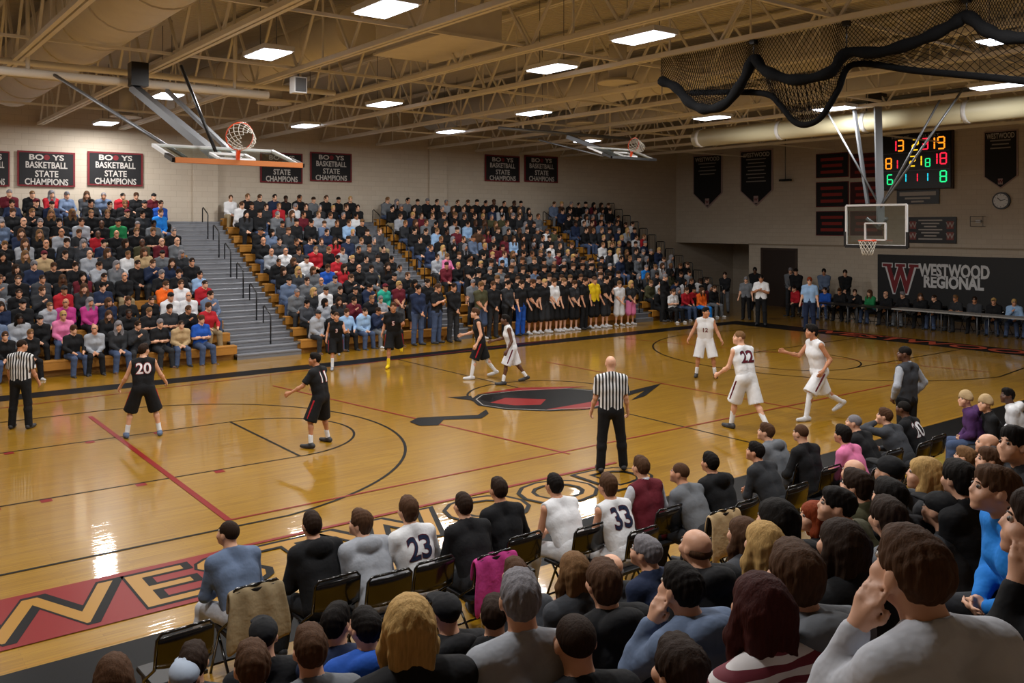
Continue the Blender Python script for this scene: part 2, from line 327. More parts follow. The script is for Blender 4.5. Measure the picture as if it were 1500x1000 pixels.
# ------------------------------------------------------------------ court markings (on the floor, z just above it)
LZ = [.1]
def lift():
    LZ[0] += .0002; return LZ[0]+.0012
def strip(name, pts, wd, m, closed=False):
    z = lift(); n = len(pts); V = []; F = []
    for i, p in enumerate(pts):
        a = pts[i-1] if i or closed else p; b = pts[(i+1) % n] if i < n-1 or closed else p
        tdir = Vector((b.x-a.x, b.y-a.y, 0)).normalized(); s = Vector((-tdir.y, tdir.x, 0))*wd/2
        V += [(p.x+s.x, p.y+s.y, 0), (p.x-s.x, p.y-s.y, 0)]
    for i in range(n if closed else n-1):
        j = (i+1) % n; F.append((2*i, 2*i+1, 2*j+1, 2*j))
    o = link(name, mesh(V, F), floor, m); o.location = (-floor.location.x, -floor.location.y, z); return o
def fpoly(name, pts, m):
    z = lift(); o = link(name, mesh([(p.x, p.y, 0) for p in pts], [tuple(range(len(pts)))]), floor, m); o.location = (-floor.location.x, -floor.location.y, z); return o
def V2(x, y): return Vector((x, y, 0))
def arc(cx, cy, r, a0, a1, n=48): return [V2(cx+r*math.cos(math.radians(a0+(a1-a0)*i/n)), cy+r*math.sin(math.radians(a0+(a1-a0)*i/n))) for i in range(n+1)]
YS0, YS1, XB0, XB1, XH, YC = 9.0, 22.9, -1.0, 28.6, 13.3, 16.0
strip('boundary_band', [V2(XW, YS1+.3), V2(XB1+1.2, YS1+.3)], .75, M_fblk)
strip('boundary_band', [V2(XW, YS0-.55), V2(XB1+1.2, YS0-.55)], .95, M_fblk)
strip('boundary_line', [V2(XW, YS0-.02), V2(XB1, YS0-.02)], .03, M_gold)
strip('end_band', [V2(XB1+.75, YS0-1), V2(XB1+.75, YS1)], 1.3, M_fblk)
strip('half_court_line', [V2(XH, YS0), V2(XH, YS1)], .05, M_fblk)
for y in (14.3, 17.65):
    strip('lane_line', [V2(XB0, y), V2(6.4, y)], .045, M_fblk)
    for x in (1.2, 3.7, 4.9, 2.4): strip('lane_mark', [V2(x, y-.1), V2(x+(.7 if x == 1.2 else .15), y-.1)], .15, M_red)
strip('free_throw_line', [V2(6.4, 14.3), V2(6.4, 17.65)], .05, M_fblk)
strip('free_throw_circle', arc(6.4, 15.97, 1.68, -90, 90), .045, M_fblk)
strip('three_point_line', [V2(XB0, 11.5)]+arc(4.2, 15.9, 4.5, -80, 85)+[V2(XB0, 20.4)], .05, M_fblk)
strip('three_point_line', [V2(XB1, 11.2)]+arc(25.2, 16.2, 5.6, 260, 100)+[V2(XB1, 21.4)], .05, M_fblk)
strip('free_throw_circle', arc(22.4, 15.6, 1.8, 0, 360), .045, M_fblk)
for y in (13.8, 17.4): strip('lane_line', [V2(22.4, y), V2(XB1, y)], .045, M_fblk)
strip('center_circle', arc(XH, YC, 1.85, 0, 360), .05, M_fblk)
xa = on_z(132, 610).x; xb = on_z(335, 762).x
strip('practice_court_line', [on_z(132, 610), on_z(335, 762)], .09, M_red)
strip('practice_court_line', [on_z(335, 762), V2(on_z(1200, 600).x+4, on_z(335, 762).y)], .045, M_red)
strip('practice_court_line', [on_z(400, 565), on_z(835, 665)], .05, M_red)
strip('practice_court_line', [on_z(0, 598), on_z(820, 497)], .04, M_red)
strip('practice_court_line', [on_z(800, 530), on_z(1175, 600)], .045, M_red)
strip('practice_court_line', [on_z(905, 495), on_z(1450, 545)], .04, M_red)
# centre emblem: dark oval shield with red panels and two streamers
o1 = [on_z(u, v) for (u, v) in ((690, 585), (700, 578), (760, 571), (830, 568), (880, 572), (905, 580), (905, 590), (870, 598), (800, 602), (740, 600), (700, 594))]
fpoly('emblem_shield', o1[::-1], M_fblk)
fpoly('emblem_panel', [on_z(u, v) for (u, v) in ((718, 590), (740, 583), (800, 585), (792, 593), (755, 594))][::-1], M_red)
fpoly('emblem_panel', [on_z(u, v) for (u, v) in ((700, 577), (760, 568), (860, 566), (820, 570), (750, 573))][::-1], M_red)
fpoly('emblem_panel', [on_z(u, v) for (u, v) in ((800, 600), (870, 588), (900, 588), (860, 599))][::-1], M_red)
ce = sum((p for p in o1), Vector())/len(o1); strip('emblem_outline', [ce+(p-ce)*.93 for p in o1], .03, mat('paint_grey', '8a8680', .4, spec=.1), True)
fpoly('emblem_streamer', [on_z(u, v) for (u, v) in ((655, 582), (690, 580), (695, 587))][::-1], M_fblk)
fpoly('emblem_streamer', [on_z(u, v) for (u, v) in ((905, 577), (968, 562), (945, 580), (925, 586), (945, 572), (905, 584))][::-1], M_fblk)
fpoly('emblem_streamer', [on_z(u, v) for (u, v) in ((600, 618), (612, 612), (650, 610), (700, 608), (712, 600), (716, 606), (705, 613), (650, 615), (642, 623), (615, 624))][::-1], M_fblk)
# floor lettering along the near sideline
fpoly('letter_band', [V2(XW, 9.42), V2(3.75, 9.42), V2(3.75, 10.72), V2(XW, 10.72)], M_red)
strip('letter_band_edge', [V2(3.75, 10.7), V2(10.4, 10.7)], .07, M_red)
def floor_text(body, size, X, Y, rz, width):
    for (nm, off, m) in (('letter_outline', .06, M_fblk), ('letter', .0, M_gold)):
        o = text(nm, body, size, m, floor, (0, 0, 0), (0, 0, rz), off, width+(.1 if off else 0), 0)
        o.location = (X-floor.location.x, Y-floor.location.y, lift()+.001)
floor_text('WESTWOOD', 1.42, 5.6, 10.06, 0, 9.5)
z_ = text('letter', 'WESTWOOD', 1.2, mat('paint_orange', '9c3a1e', .4), floor, (0, 0, 0), (0, 0, -math.pi/2), .03, 9, 0); z_.location = (XB1+.75-floor.location.x, 15.5-floor.location.y, lift()+.001)
# ------------------------------------------------------------------ far bleachers
BY, ROWS, DEP, RISE, SEAT0 = 25.6, 13, .57, .315, .43
SECT = [('fourth', -4.0, 9.5), ('third', 11.5, 17.0), ('second', 17.9, 26.0), ('first', 27.0, 31.3)]
AISLES = [(9.5, 11.5), (17.0, 17.9), (26.0, 27.0)]
def row_y(k): return BY+k*DEP
def seat_z(k): return SEAT0+k*RISE
for (nm, x0, x1) in SECT:
    t = thing('bleacher_section', '%s section of yellow wood bleachers counted from the black end rails' % nm, 'bleachers', ((x0+x1)/2, BY, 0), 0, 'far bleacher sections')
    for k in range(ROWS):
        w_ = x1-x0
        box('seat_board', (w_, .27, .05), (0, k*DEP+.16, seat_z(k)-.025), M_yel, t)
        box('seat_riser', (w_, .04, .2), (0, k*DEP+.05, seat_z(k)-.15), M_yel, t)
        if k < ROWS-1: box('foot_board', (w_, DEP, .04), (0, k*DEP+.56, k*RISE+RISE-.02), mat('foot_board', '6f6a62', .6), t)
        box('step_riser', (w_, .04, RISE), (0, k*DEP+.3, k*RISE+RISE/2), M_yel, t)
for i, (x0, x1) in enumerate(AISLES):
    t = thing('bleacher_stair', 'grey metal stair aisle between the %s bleacher sections with black handrails' % ('two widest-apart', 'two middle', 'last two')[i], 'stairs', ((x0+x1)/2, BY, 0))
    for k in range(ROWS*2):
        box('step', (x1-x0, DEP/2+.01, .05), (0, k*DEP/2+.14, (k+1)*RISE/2-.03), M_alu, t)
        box('step_face', (x1-x0, .02, RISE/2-.04), (0, k*DEP/2+.02, (k+.5)*RISE/2-.02), M_alu, t)
    for k in range(1, 12, 2):
        y = k*DEP; z = k*RISE; pts = [(.25, y, z), (.25, y, z+.85), (.25, y+.08, z+.93), (.25, y+.5, z+.93+.2), (.25, y+.58, z+.9+.2), (.25, y+.58, z+.6)]
        tubes('handrail', [(pts, .022, False)], M_black, t)
t = thing('bleacher_end_rails', 'stepped black metal end rails closing off the bleachers', 'railing', (31.4, BY, 0))
for k in range(ROWS):
    y = k*DEP; z = k*RISE+.1; hh = 1.15
    f = tubes('rail_frame', [([(0, y+.02, z), (0, y+.02, z+hh), (0, y+.06, z+hh+.04), (0, y+.5, z+hh+.04), (0, y+.54, z+hh), (0, y+.54, z)], .022, False)], M_black, t)
    for j in range(1, 5): rod('bar', (0, y+.02+.104*j, z), (0, y+.02+.104*j, z+hh), .01, M_black, t, 4)
# ------------------------------------------------------------------ people: smooth body surfaces from joints
def cone(a, b, r1, r2, k=.03): return ('c', np.array(a, float), np.array(b, float), r1, r2, k)
def ell(c, r, R=None, k=.02, neg=False): return ('e', np.array(c, float), np.array(r, float), R if R is not None else np.eye(3), k, neg)
def pbox(p):
    if p[0] == 'c':
        r = max(p[3], p[4]); return np.minimum(p[1], p[2])-r, np.maximum(p[1], p[2])+r
    r = p[2].max() if not np.allclose(p[3], np.eye(3)) else p[2]; return p[1]-r, p[1]+r
def pdist(p, X, Y, Z):
    if p[0] == 'c':
        a, b = p[1], p[2]; d = b-a; L = max(d@d, 1e-9)
        t = np.clip(((X-a[0])*d[0]+(Y-a[1])*d[1]+(Z-a[2])*d[2])/L, 0, 1)
        return np.sqrt((X-a[0]-t*d[0])**2+(Y-a[1]-t*d[1])**2+(Z-a[2]-t*d[2])**2)-(p[3]+t*(p[4]-p[3]))
    c, r, R = p[1], p[2], p[3]; x, y, z = X-c[0], Y-c[1], Z-c[2]
    lx = R[0, 0]*x+R[1, 0]*y+R[2, 0]*z; ly = R[0, 1]*x+R[1, 1]*y+R[2, 1]*z; lz = R[0, 2]*x+R[1, 2]*y+R[2, 2]*z
    k0 = np.sqrt((lx/r[0])**2+(ly/r[1])**2+(lz/r[2])**2); k1 = np.sqrt((lx/r[0]**2)**2+(ly/r[1]**2)**2+(lz/r[2]**2)**2)
    return k0*(k0-1)/np.maximum(k1, 1e-6)
def surface(prims, h):
    bl = [pbox(p) for p in prims if not (p[0] == 'e' and p[5])]
    lo = np.min([b[0] for b in bl], 0)-2.5*h; hi = np.max([b[1] for b in bl], 0)+2.5*h
    n = np.ceil((hi-lo)/h).astype(int)+1; ax = [lo[i]+h*np.arange(n[i]) for i in range(3)]
    Fd = np.full(n, .5, np.float32)
    for p in prims:
        neg = p[0] == 'e' and p[5]; k = p[4] if p[0] == 'e' else p[5]; b0, b1 = pbox(p); mg = k+2.2*h
        i0 = np.clip(np.floor((b0-mg-lo)/h).astype(int), 0, n); i1 = np.clip(np.ceil((b1+mg-lo)/h).astype(int)+1, 0, n)
        if (i1 <= i0).any(): continue
        sl = tuple(slice(i0[i], i1[i]) for i in range(3))
        d = pdist(p, ax[0][sl[0]][:, None, None], ax[1][sl[1]][None, :, None], ax[2][sl[2]][None, None, :])
        f = Fd[sl]
        if neg:
            g = -d; hh = np.maximum(k-np.abs(f-g), 0)/k; Fd[sl] = np.maximum(f, g)+hh*hh*k/4
        else:
            hh = np.maximum(k-np.abs(f-d), 0)/k; Fd[sl] = np.minimum(f, d)-hh*hh*k/4
    S = Fd < 0; m = tuple(x-1 for x in n)
    def cn(A, o): return A[o[0]:o[0]+m[0], o[1]:o[1]+m[1], o[2]:o[2]+m[2]]
    cs = [(i, j, k) for i in (0, 1) for j in (0, 1) for k in (0, 1)]
    cnt = sum(cn(S, o).astype(np.int8) for o in cs); act = (cnt > 0) & (cnt < 8); idx = np.argwhere(act)
    vid = np.full(m, -1, np.int64); vid[act] = np.arange(len(idx))
    acc = np.zeros((len(idx), 3)); num = np.zeros(len(idx))
    for a in cs:
        for axn in range(3):
            if a[axn]: continue
            b = list(a); b[axn] = 1
            fa = Fd[idx[:, 0]+a[0], idx[:, 1]+a[1], idx[:, 2]+a[2]]; fb = Fd[idx[:, 0]+b[0], idx[:, 1]+b[1], idx[:, 2]+b[2]]
            cr = (fa < 0) != (fb < 0); t = np.where(cr, fa/np.where(cr, fa-fb, 1), 0)
            pt = np.tile(np.array(a, float), (len(idx), 1)); pt[:, axn] += t; acc += pt*cr[:, None]; num += cr
    V = lo+h*(idx+acc/num[:, None]); Q = []
    for axn in range(3):
        o1, o2 = [(1, 2), (2, 0), (0, 1)][axn]
        sa = [slice(None)]*3; sb = [slice(None)]*3; sa[axn] = slice(0, -1); sb[axn] = slice(1, None)
        A = S[tuple(sa)]; B = S[tuple(sb)]; e = np.argwhere(A != B)
        e = e[(e[:, o1] > 0) & (e[:, o2] > 0) & (e[:, o1] < m[o1]) & (e[:, o2] < m[o2])]
        u1 = np.zeros(3, int); u1[o1] = 1; u2 = np.zeros(3, int); u2[o2] = 1
        def g(q): return vid[q[:, 0], q[:, 1], q[:, 2]]
        q = np.stack([g(e-u1-u2), g(e-u2), g(e), g(e-u1)], 1)
        fl = ~A[e[:, 0], e[:, 1], e[:, 2]]; q[fl] = q[fl][:, ::-1]; Q.append(q)
    Q = np.concatenate(Q); Q = Q[(Q >= 0).all(1)]
    return V, Q
def np_mesh(V, Q, mi=None):
    me = bpy.data.meshes.new('body'); me.vertices.add(len(V)); me.vertices.foreach_set('co', V.astype(np.float32).ravel())
    me.loops.add(Q.size); me.loops.foreach_set('vertex_index', Q.astype(np.int32).ravel())
    me.polygons.add(len(Q)); me.polygons.foreach_set('loop_start', np.arange(0, Q.size, 4, dtype=np.int32))
    me.polygons.foreach_set('use_smooth', np.ones(len(Q), bool))
    if mi is not None: me.polygons.foreach_set('material_index', mi.astype(np.int32))
    me.update(calc_edges=True); me.validate(); return me
def rotm(yaw=0, pitch=0, roll=0): return np.array(Euler((math.radians(-pitch), math.radians(roll), math.radians(yaw)), 'XYZ').to_matrix())
def nrm(v): return v/max(np.linalg.norm(v), 1e-9)
def ik(s, t, l1, l2, pole):
    d = t-s; L = np.linalg.norm(d); L2 = min(L, (l1+l2)*.995); dn = d/max(L, 1e-6); a = (l1*l1-l2*l2+L2*L2)/(2*L2); hh = math.sqrt(max(l1*l1-a*a, 0))
    pl = np.array(pole, float); pl = nrm(pl-dn*(pl@dn)); e = s+dn*a+pl*hh; return e, s+dn*L2
D = math.radians
def joints(p):
    J = {}; lean = D(p.get('lean', 0)); tw = D(p.get('twist', 0))
    def up(v):
        x, y, z = v; y2 = y*math.cos(lean)+z*math.sin(lean); z2 = z*math.cos(lean)-y*math.sin(lean)
        return np.array((x*math.cos(tw)-y2*math.sin(tw), x*math.sin(tw)+y2*math.cos(tw), z2)) if z > .1 else np.array((x, y2, z2))
    low = 9
    for s, n in ((-1, 'L'), (1, 'R')):
        hip = np.array((s*.092, 0, -.02)); f = D(p.get('hip'+n, 0)); ab = D(p.get('abd'+n, 3)); kn = D(p.get('knee'+n, 4))
        kd = np.array((s*math.sin(ab), math.sin(f)*math.cos(ab), -math.cos(f)*math.cos(ab))); knee = hip+kd*.43
        sd = np.array((s*math.sin(ab)*.6, math.sin(f-kn), -math.cos(f-kn))); sd = nrm(sd); ank = knee+sd*.42
        fp = D(p.get('foot'+n, 0)); toe = ank+np.array((s*.03, .18*math.cos(fp), -.045+.18*math.sin(fp))); heel = ank+np.array((0, -.05*math.cos(fp), -.05-.05*math.sin(fp)))
        J.update({'hip'+n: hip, 'knee'+n: knee, 'ank'+n: ank, 'toe'+n: toe, 'heel'+n: heel}); low = min(low, toe[2]-.03, heel[2]-.03)
        sh = up((s*.182, -.01, .452)); J['sh'+n] = sh
        if 'hand'+n in p: el, wr = ik(sh, np.array(p['hand'+n], float), .29, .25, p.get('pole'+n, (s*.9, -.5, -.6)))
        else:
            a = D(p.get('arm'+n, 0)); ab2 = D(p.get('out'+n, 10)); e = a+D(p.get('elb'+n, 15)); inn = D(p.get('in'+n, 0))
            el = sh+.29*np.array((s*math.sin(ab2), math.sin(a)*math.cos(ab2), -math.cos(a)*math.cos(ab2)))
            wr = el+.25*nrm(np.array((s*math.sin(ab2-inn), math.sin(e), -math.cos(e))))
        J['el'+n] = el; J['wr'+n] = wr
    for n, v in (('pel', (0, 0, 0)), ('waist', (0, 0, .15)), ('chest', (0, .005, .32)), ('uch', (0, -.005, .44)), ('neck', (0, -.015, .53)), ('headb', (0, .005, .60))): J[n] = up(v)
    J['R'] = rotm(p.get('hyaw', 0), p.get('hpitch', 0)-math.degrees(lean)*.35, p.get('hroll', 0)); J['head'] = J['headb']+J['R']@np.array((0, .032, .08)); J['low'] = low; J['up'] = up
    return J
def hand_prims(J, n, s, curl=35, k=.006):
    w = J['wr'+n]; f = nrm(w-J['el'+n]); med = np.array((-s, 0., 0.)); pn = nrm(med-f*(med@f)) if abs(med@f) < .95 else np.array((0., 0, -1)); lat = np.cross(f, pn)
    P = [cone(w, w+f*.085+lat*.022, .024, .019, .02), cone(w, w+f*.085-lat*.022, .024, .019, .02)]
    for i, L in enumerate((.07, .082, .078, .06)):
        b = w+f*.088+lat*(1.5-i)*.021*s; c = D(curl); d1 = f*math.cos(c)+pn*math.sin(c); d2 = f*math.cos(2*c)+pn*math.sin(2*c); m_ = b+d1*L*.55
        P += [cone(b, m_, .0105, .0095, k), cone(m_, m_+d2*L*.5, .0095, .008, k)]
    tb = w+f*.025+lat*.024*s; td = nrm(f*.75+lat*.6*s+pn*.25); P += [cone(tb, tb+td*.045, .013, .011, .01), cone(tb+td*.045, tb+td*.045+nrm(f+pn*.3)*.03, .011, .009, k)]
    return P
def head_prims(J, fine=True):
    c, R = J['head'], J['R']
    def T(v): return c+R@np.array(v, float)
    P = [ell(T((0, -.012, .03)), (.076, .097, .088), R, .03), ell(T((0, .028, -.05)), (.058, .066, .068), R, .03),
         cone(T((0, .083, .018)), T((0, .096, -.016)), .010, .0145, .014), ell(T((0, .083, -.058)), (.026, .014, .014), R, .01), ell(T((0, .07, -.1)), (.026, .022, .018), R, .02)]
    for s in (-1, 1):
        P.append(ell(T((s*.077, -.01, -.008)), (.011, .024, .034), R, .006))
        if fine: P.append(ell(T((s*.031, .096, .014)), (.017, .014, .011), R, .008, True)); P.append(ell(T((s*.04, .06, -.03)), (.028, .025, .025), R, .03))
    P.append(cone(J['neck']+np.array((0, -.005, -.03)), T((0, -.02, -.04)), .062, .056, .03))
    return P
def hair_prims(J, style):
    c, R = J['head'], J['R']
    def T(v): return c+R@np.array(v, float)
    face = ell(T((0, .135, -.045)), (.098, .088, .118), R, .012, True); nape = ell(T((0, .01, -.19)), (.2, .2, .115), R, .01, True)
    ears = [ell(T((s*.09, .012, -.03)), (.03, .03, .045), R, .008, True) for s in (-1, 1)]
    cr = ell(T((0, -.016, .038)), (.083, .104, .092), R, .02)
    if style == 'buzz': return [ell(T((0, -.014, .034)), (.0785, .0995, .09), R, .02), face, nape]+ears
    if style == 'short': return [cr, ell(T((0, .03, .09)), (.06, .055, .04), R, .03), ell(T((0, -.06, .0)), (.068, .05, .07), R, .03), face, nape]+ears
    if style == 'full': return [ell(T((0, -.014, .045)), (.09, .11, .097), R, .02), ell(T((.02, .05, .1)), (.06, .05, .032), R, .03), ell(T((0, -.065, -.02)), (.076, .05, .08), R, .03), face, nape]
    if style == 'bald': return [ell(T((0, -.03, -.012)), (.081, .085, .05), R, .02), ell(T((0, .0, .09)), (.055, .075, .075), R, .01, True), face, nape]
    if style in ('long', 'bob'):
        L = .30 if style == 'long' else .16
        P = [ell(T((0, -.014, .045)), (.09, .11, .095), R, .02)]
        for s in (-1, 1): P += [cone(T((s*.065, -.02, .02)), T((s*.085, .0, -.1)), .035, .034, .03), cone(T((s*.085, 0, -.1)), T((s*.085, -.02, -L)), .034, .026, .03)]
        for x in (-.045, 0, .045): P.append(cone(T((x, -.075, .02)), T((x*1.3, -.105, -L-.03)), .048, .03, .035))
        return P+[ell(T((0, .14, -.06)), (.07, .095, .13), R, .012, True)]
    if style == 'pony': return [cr, cone(T((0, -.1, .05)), T((0, -.15, .0)), .03, .035, .02), cone(T((0, -.15, 0)), T((0, -.14, -.2)), .035, .015, .02), face, nape]+ears
    if style == 'cap': return [ell(T((0, -.012, .055)), (.087, .107, .085), R, .02), ell(T((0, .12, .055)), (.07, .07, .012), R, .012), ell(T((0, 0, .14)), (.012, .012, .008), R, .005), ell(T((0, .02, -.11)), (.2, .2, .13), R, .01, True)]
    if style == 'beanie': return [ell(T((0, -.012, .06)), (.09, .11, .1), R, .02), cone(T((-.03, -.02, .03)), T((.03, -.02, .03)), .088, .088, .02), ell(T((0, .03, -.12)), (.2, .2, .14), R, .01, True)]
    return [cr, face, nape]
def torso_prims(J, t, k=.05):
    P = []; u = J['up']
    for s in (-1, 1):
        a, b, c, d = u((s*.075, 0, -.02)), u((s*.068, .0, .15)), u((s*.08, .008, .31)), u((s*.095, -.01, .42))
        P += [cone(a, b, .105+t, .095+t, k), cone(b, c, .095+t, .11+t, k), cone(c, d, .11+t, .078+t, k)]
    P += [cone(J['neck']-np.array((0, 0, .02)), J['shL']+np.array((0, 0, .005)), .055+t*.5, .06+t, k), cone(J['neck']-np.array((0, 0, .02)), J['shR']+np.array((0, 0, .005)), .055+t*.5, .06+t, k)]
    return P
def arm_prims(J, n, t, frac=1.0, k=.03, cuff=0):
    P = []; s, e, w = J['sh'+n], J['el'+n], J['wr'+n]
    if frac <= .5: return [cone(s, s+(e-s)*frac*2, .055+t, .046+t+cuff, k)]
    P.append(cone(s, e, .055+t, .041+t, k)); f = (frac-.5)*2; m_ = e+(w-e)*.35
    if f > .35: P += [cone(e, m_, .041+t, .042+t, k), cone(m_, e+(w-e)*f, .042+t, .042+t-(f-.35)/.65*.014+cuff, k)]
    return P
def leg_prims(J, n, t, frac=1.0, k=.03, flare=0):
    h_, kn, an = J['hip'+n], J['knee'+n], J['ank'+n]
    if frac <= .5: return [cone(h_, h_+(kn-h_)*frac*2, .088+t, .062+t+flare, k)]
    m_ = kn+(an-kn)*.3+nrm(np.cross(kn-an, np.array((1., 0, 0))))*-.012; f = (frac-.5)*2
    return [cone(h_, kn, .088+t, .057+t, k), cone(kn, m_, .056+t, .056+t, k), cone(m_, kn+(an-kn)*max(f, .35), .056+t, .036+t+flare, k)]
def shoe_prims(J, n):
    h_, t, a = J['heel'+n], J['toe'+n], J['ank'+n]; m_ = (h_+t)/2
    return [cone(h_+np.array((0, 0, .01)), m_, .04, .042, .02), cone(m_, t, .044, .034, .02), cone(h_+np.array((0, .01, .02)), a, .042, .046, .02)]
def hem(p, d, r, th=.07):
    z = nrm(d); x = nrm(np.cross(z, np.array((.3, .8, .1)))); return ell(p+z*th, (r, r, th), np.stack([x, np.cross(z, x), z], 1), .006, True)
def groups(pose, top='long', bottom='long', style='short', fine=True, sock=None, hands=True, curl=35, band=False):
    J = joints(pose); G = {}
    sk = torso_prims(J, -.012)+head_prims(J, fine)
    for s, n in ((-1, 'L'), (1, 'R')):
        sk += arm_prims(J, n, -.006)+leg_prims(J, n, -.008)+[cone(J['heel'+n]+np.array((0, .02, .02)), J['toe'+n], .025, .022, .02)]
        sk += hand_prims(J, n, s, pose.get('curl'+n, curl)) if hands else [cone(J['wr'+n], J['wr'+n]+nrm(J['wr'+n]-J['el'+n])*.13, .032, .028, .02)]
    G['skin'] = sk
    G['hair'] = hair_prims(J, style) if style else []
    if style in ('cap', 'beanie') and fine: G['underhair'] = hair_prims(J, 'buzz')
    t = {'hoodie': .026, 'long': .014, 'tee': .014, 'jersey': .012, 'vest': .016}[top]
    sh = torso_prims(J, t)
    fr = {'hoodie': .97, 'long': .97, 'tee': .36, 'jersey': 0, 'vest': 0}[top]
    if fr:
        for n in 'LR':
            sh += arm_prims(J, n, t*.8, fr, cuff=.012 if top == 'tee' else 0)
            if top == 'tee': sh.append(hem(J['sh'+n]+(J['el'+n]-J['sh'+n])*.76, J['el'+n]-J['sh'+n], .085, .05))
    if top == 'jersey' or top == 'vest':
        for s, n in ((-1, 'L'), (1, 'R')):
            sh = [p for p in sh]; sh.append(ell(J['sh'+n]+np.array((s*.062, 0, -.015)), (.052, .085, .1), None, .012, True))
    if top == 'hoodie':
        nb = J['neck']; sh += [ell(nb+np.array((0, -.105, -.03)), (.14, .08, .105), rotm(0, -20), .012), cone(nb+np.array((-.08, -.03, -.01)), nb+np.array((-.04, .07, -.05)), .032, .025, .03), cone(nb+np.array((.08, -.03, -.01)), nb+np.array((.04, .07, -.05)), .032, .025, .03)]
    elif top != 'jersey': sh += [cone(J['neck']+np.array((0, -.012, -.02)), J['neck']+np.array((0, -.002, .01)), .068, .064, .015)]
    nk = J['neck']; sh.append(ell(nk+np.array((0, .02, .07)), (.062, .06, .085) if top != 'jersey' else (.07, .07, .1), None, .01, True))
    G['shirt'] = sh
    if top == 'vest':
        G['sleeve'] = sum([arm_prims(J, n, .013, .97) for n in 'LR'], [])+[cone(nk+np.array((0, -.012, -.02)), nk+np.array((0, -.002, .015)), .066, .064, .015), ell(nk+np.array((0, .02, .07)), (.06, .06, .085), None, .01, True)]
    pt = [cone((-.075, 0, -.03), (.075, 0, -.03), .118, .118, .04), cone((-.07, 0, .05), (.07, 0, .05), .1, .1, .04)]
    for n in 'LR':
        pt += leg_prims(J, n, .018 if bottom == 'long' else .022, 1.0 if bottom == 'long' else .5, flare=.016 if bottom == 'long' else .045)
        if bottom != 'long': pt.append(hem(J['hip'+n]+(J['knee'+n]-J['hip'+n])*.98, J['knee'+n]-J['hip'+n], .15))
    G['trousers'] = pt
    if sock:
        for n in 'LR': G['sock'+n] = [cone(J['knee'+n]+(J['ank'+n]-J['knee'+n])*(1-sock), J['ank'+n], .038+.02*sock, .042, .02)]
    if bottom == 'shorts' and top in ('jersey', 'tee'):
        for s, n in ((-1, 'L'), (1, 'R')):
            o_ = np.array((s*.108, 0, 0)); G['trim'+n] = [cone(J['hip'+n]+o_+(J['knee'+n]-J['hip'+n])*.1, J['hip'+n]+o_*1.04+(J['knee'+n]-J['hip'+n])*.88, .02, .022, .01)]
    for n in 'LR': G['shoe'+n] = shoe_prims(J, n)
    return J, G
def shift(G, dz):
    out = {}
    for g, P in G.items():
        q = []
        for p in P:
            p = list(p); p[1] = p[1]+np.array((0, 0, dz))
            if p[0] == 'c': p[2] = p[2]+np.array((0, 0, dz))
            q.append(tuple(p))
        out[g] = q
    return out
SIT = dict(hipL=84, hipR=84, kneeL=84, kneeR=84, abdL=7, abdR=7, lean=12, handL=(-.03, .27, .03), handR=(.035, .28, .05))
SITPZ = .105
# one-surface figures for the far crowd
def crowd_mesh(pose, top, bottom, style, h, stand=False, scale=1):
    J, G = groups(pose, top, bottom, style, fine=False, hands=False)
    G = shift(G, -J['low'] if stand else SITPZ)
    if style is None: G['hair'] = []
    c = J['head']+np.array((0, 0, -J['low'] if stand else SITPZ)); R = J['R']
    eyes = [cone(c+R@np.array((-.04, .086, .017)), c+R@np.array((.04, .086, .017)), .012, .012, .005)]
    order = [('skin', G['skin']), ('hair', G['hair']), ('shirt', G['shirt']), ('trousers', G['trousers']), ('shoe', G['shoeL']+G['shoeR']), ('eye', eyes)]
    allp = []
    for g, P in order: allp += [q for q in P if not (q[0] == 'e' and q[5])]
    V, Q = surface(allp, h); C = V[Q].mean(1); best = np.full(len(C), 9.); mi = np.zeros(len(C), int)
    for i, (g, P) in enumerate(order):
        d = np.full(len(C), 9.)
        for q in P:
            e = pdist(q, C[:, 0], C[:, 1], C[:, 2]); d = np.maximum(d, -e) if (q[0] == 'e' and q[5]) else np.minimum(d, e)
        better = d < best-1e-5; best = np.where(better, d, best); mi[better] = i
    return V, Q, mi
M_eye = mat('eye_dark', '2a1f1a', .4); M_sclera = mat('eye_white', 'b8b0a8', .3)
def dress(o, skin, hair, shirt, trou, shoe):
    for i, m in enumerate((skin, hair, shirt, trou, shoe, M_eye)):
        o.material_slots[i].link = 'OBJECT'; o.material_slots[i].material = m
def crowd_me(V, Q, mi):
    me = np_mesh(V, Q, mi)
    for i in range(6): me.materials.append(None)
    return me
sitv = []
for (st, top, kw) in (('short', 'long', {}), ('buzz', 'hoodie', dict(lean=20)), ('full', 'long', dict(handL=(-.15, .33, .1), handR=(.15, .34, .1), lean=6)), ('long', 'long', dict(lean=8)), ('cap', 'hoodie', dict(lean=15)),
                      ('short', 'tee', dict(lean=4, handL=(-.05, .2, .18), handR=(.05, .22, .2))), ('bob', 'hoodie', dict(hyaw=15)), ('bald', 'long', dict(hyaw=-15, lean=14)), ('short', 'hoodie', dict(hyaw=20, handL=(-.12, .3, .08), handR=(.02, .3, .35)))):
    sitv.append((st, top)+tuple(crowd_mesh({**SIT, **kw}, top, 'long', st, .022)))
sitm = [crowd_me(*v[2:]) for v in sitv]
standlow = [crowd_mesh({**dict(armL=8, armR=8, outL=10, outR=10, elbL=20, elbR=20), **kw}, top, bot, st, .042, True) for (st, top, bot, kw) in (('short', 'tee', 'long', {}), ('full', 'tee', 'shorts', dict(handL=(-.03, .2, .02), handR=(.03, .21, .0))))]
sitlow = [crowd_mesh({**SIT, **kw}, top, 'long', st, .042) for (st, top, kw) in (('short', 'long', {}), ('full', 'hoodie', dict(lean=16)), ('long', 'long', {}), ('cap', 'long', dict(lean=8)))]
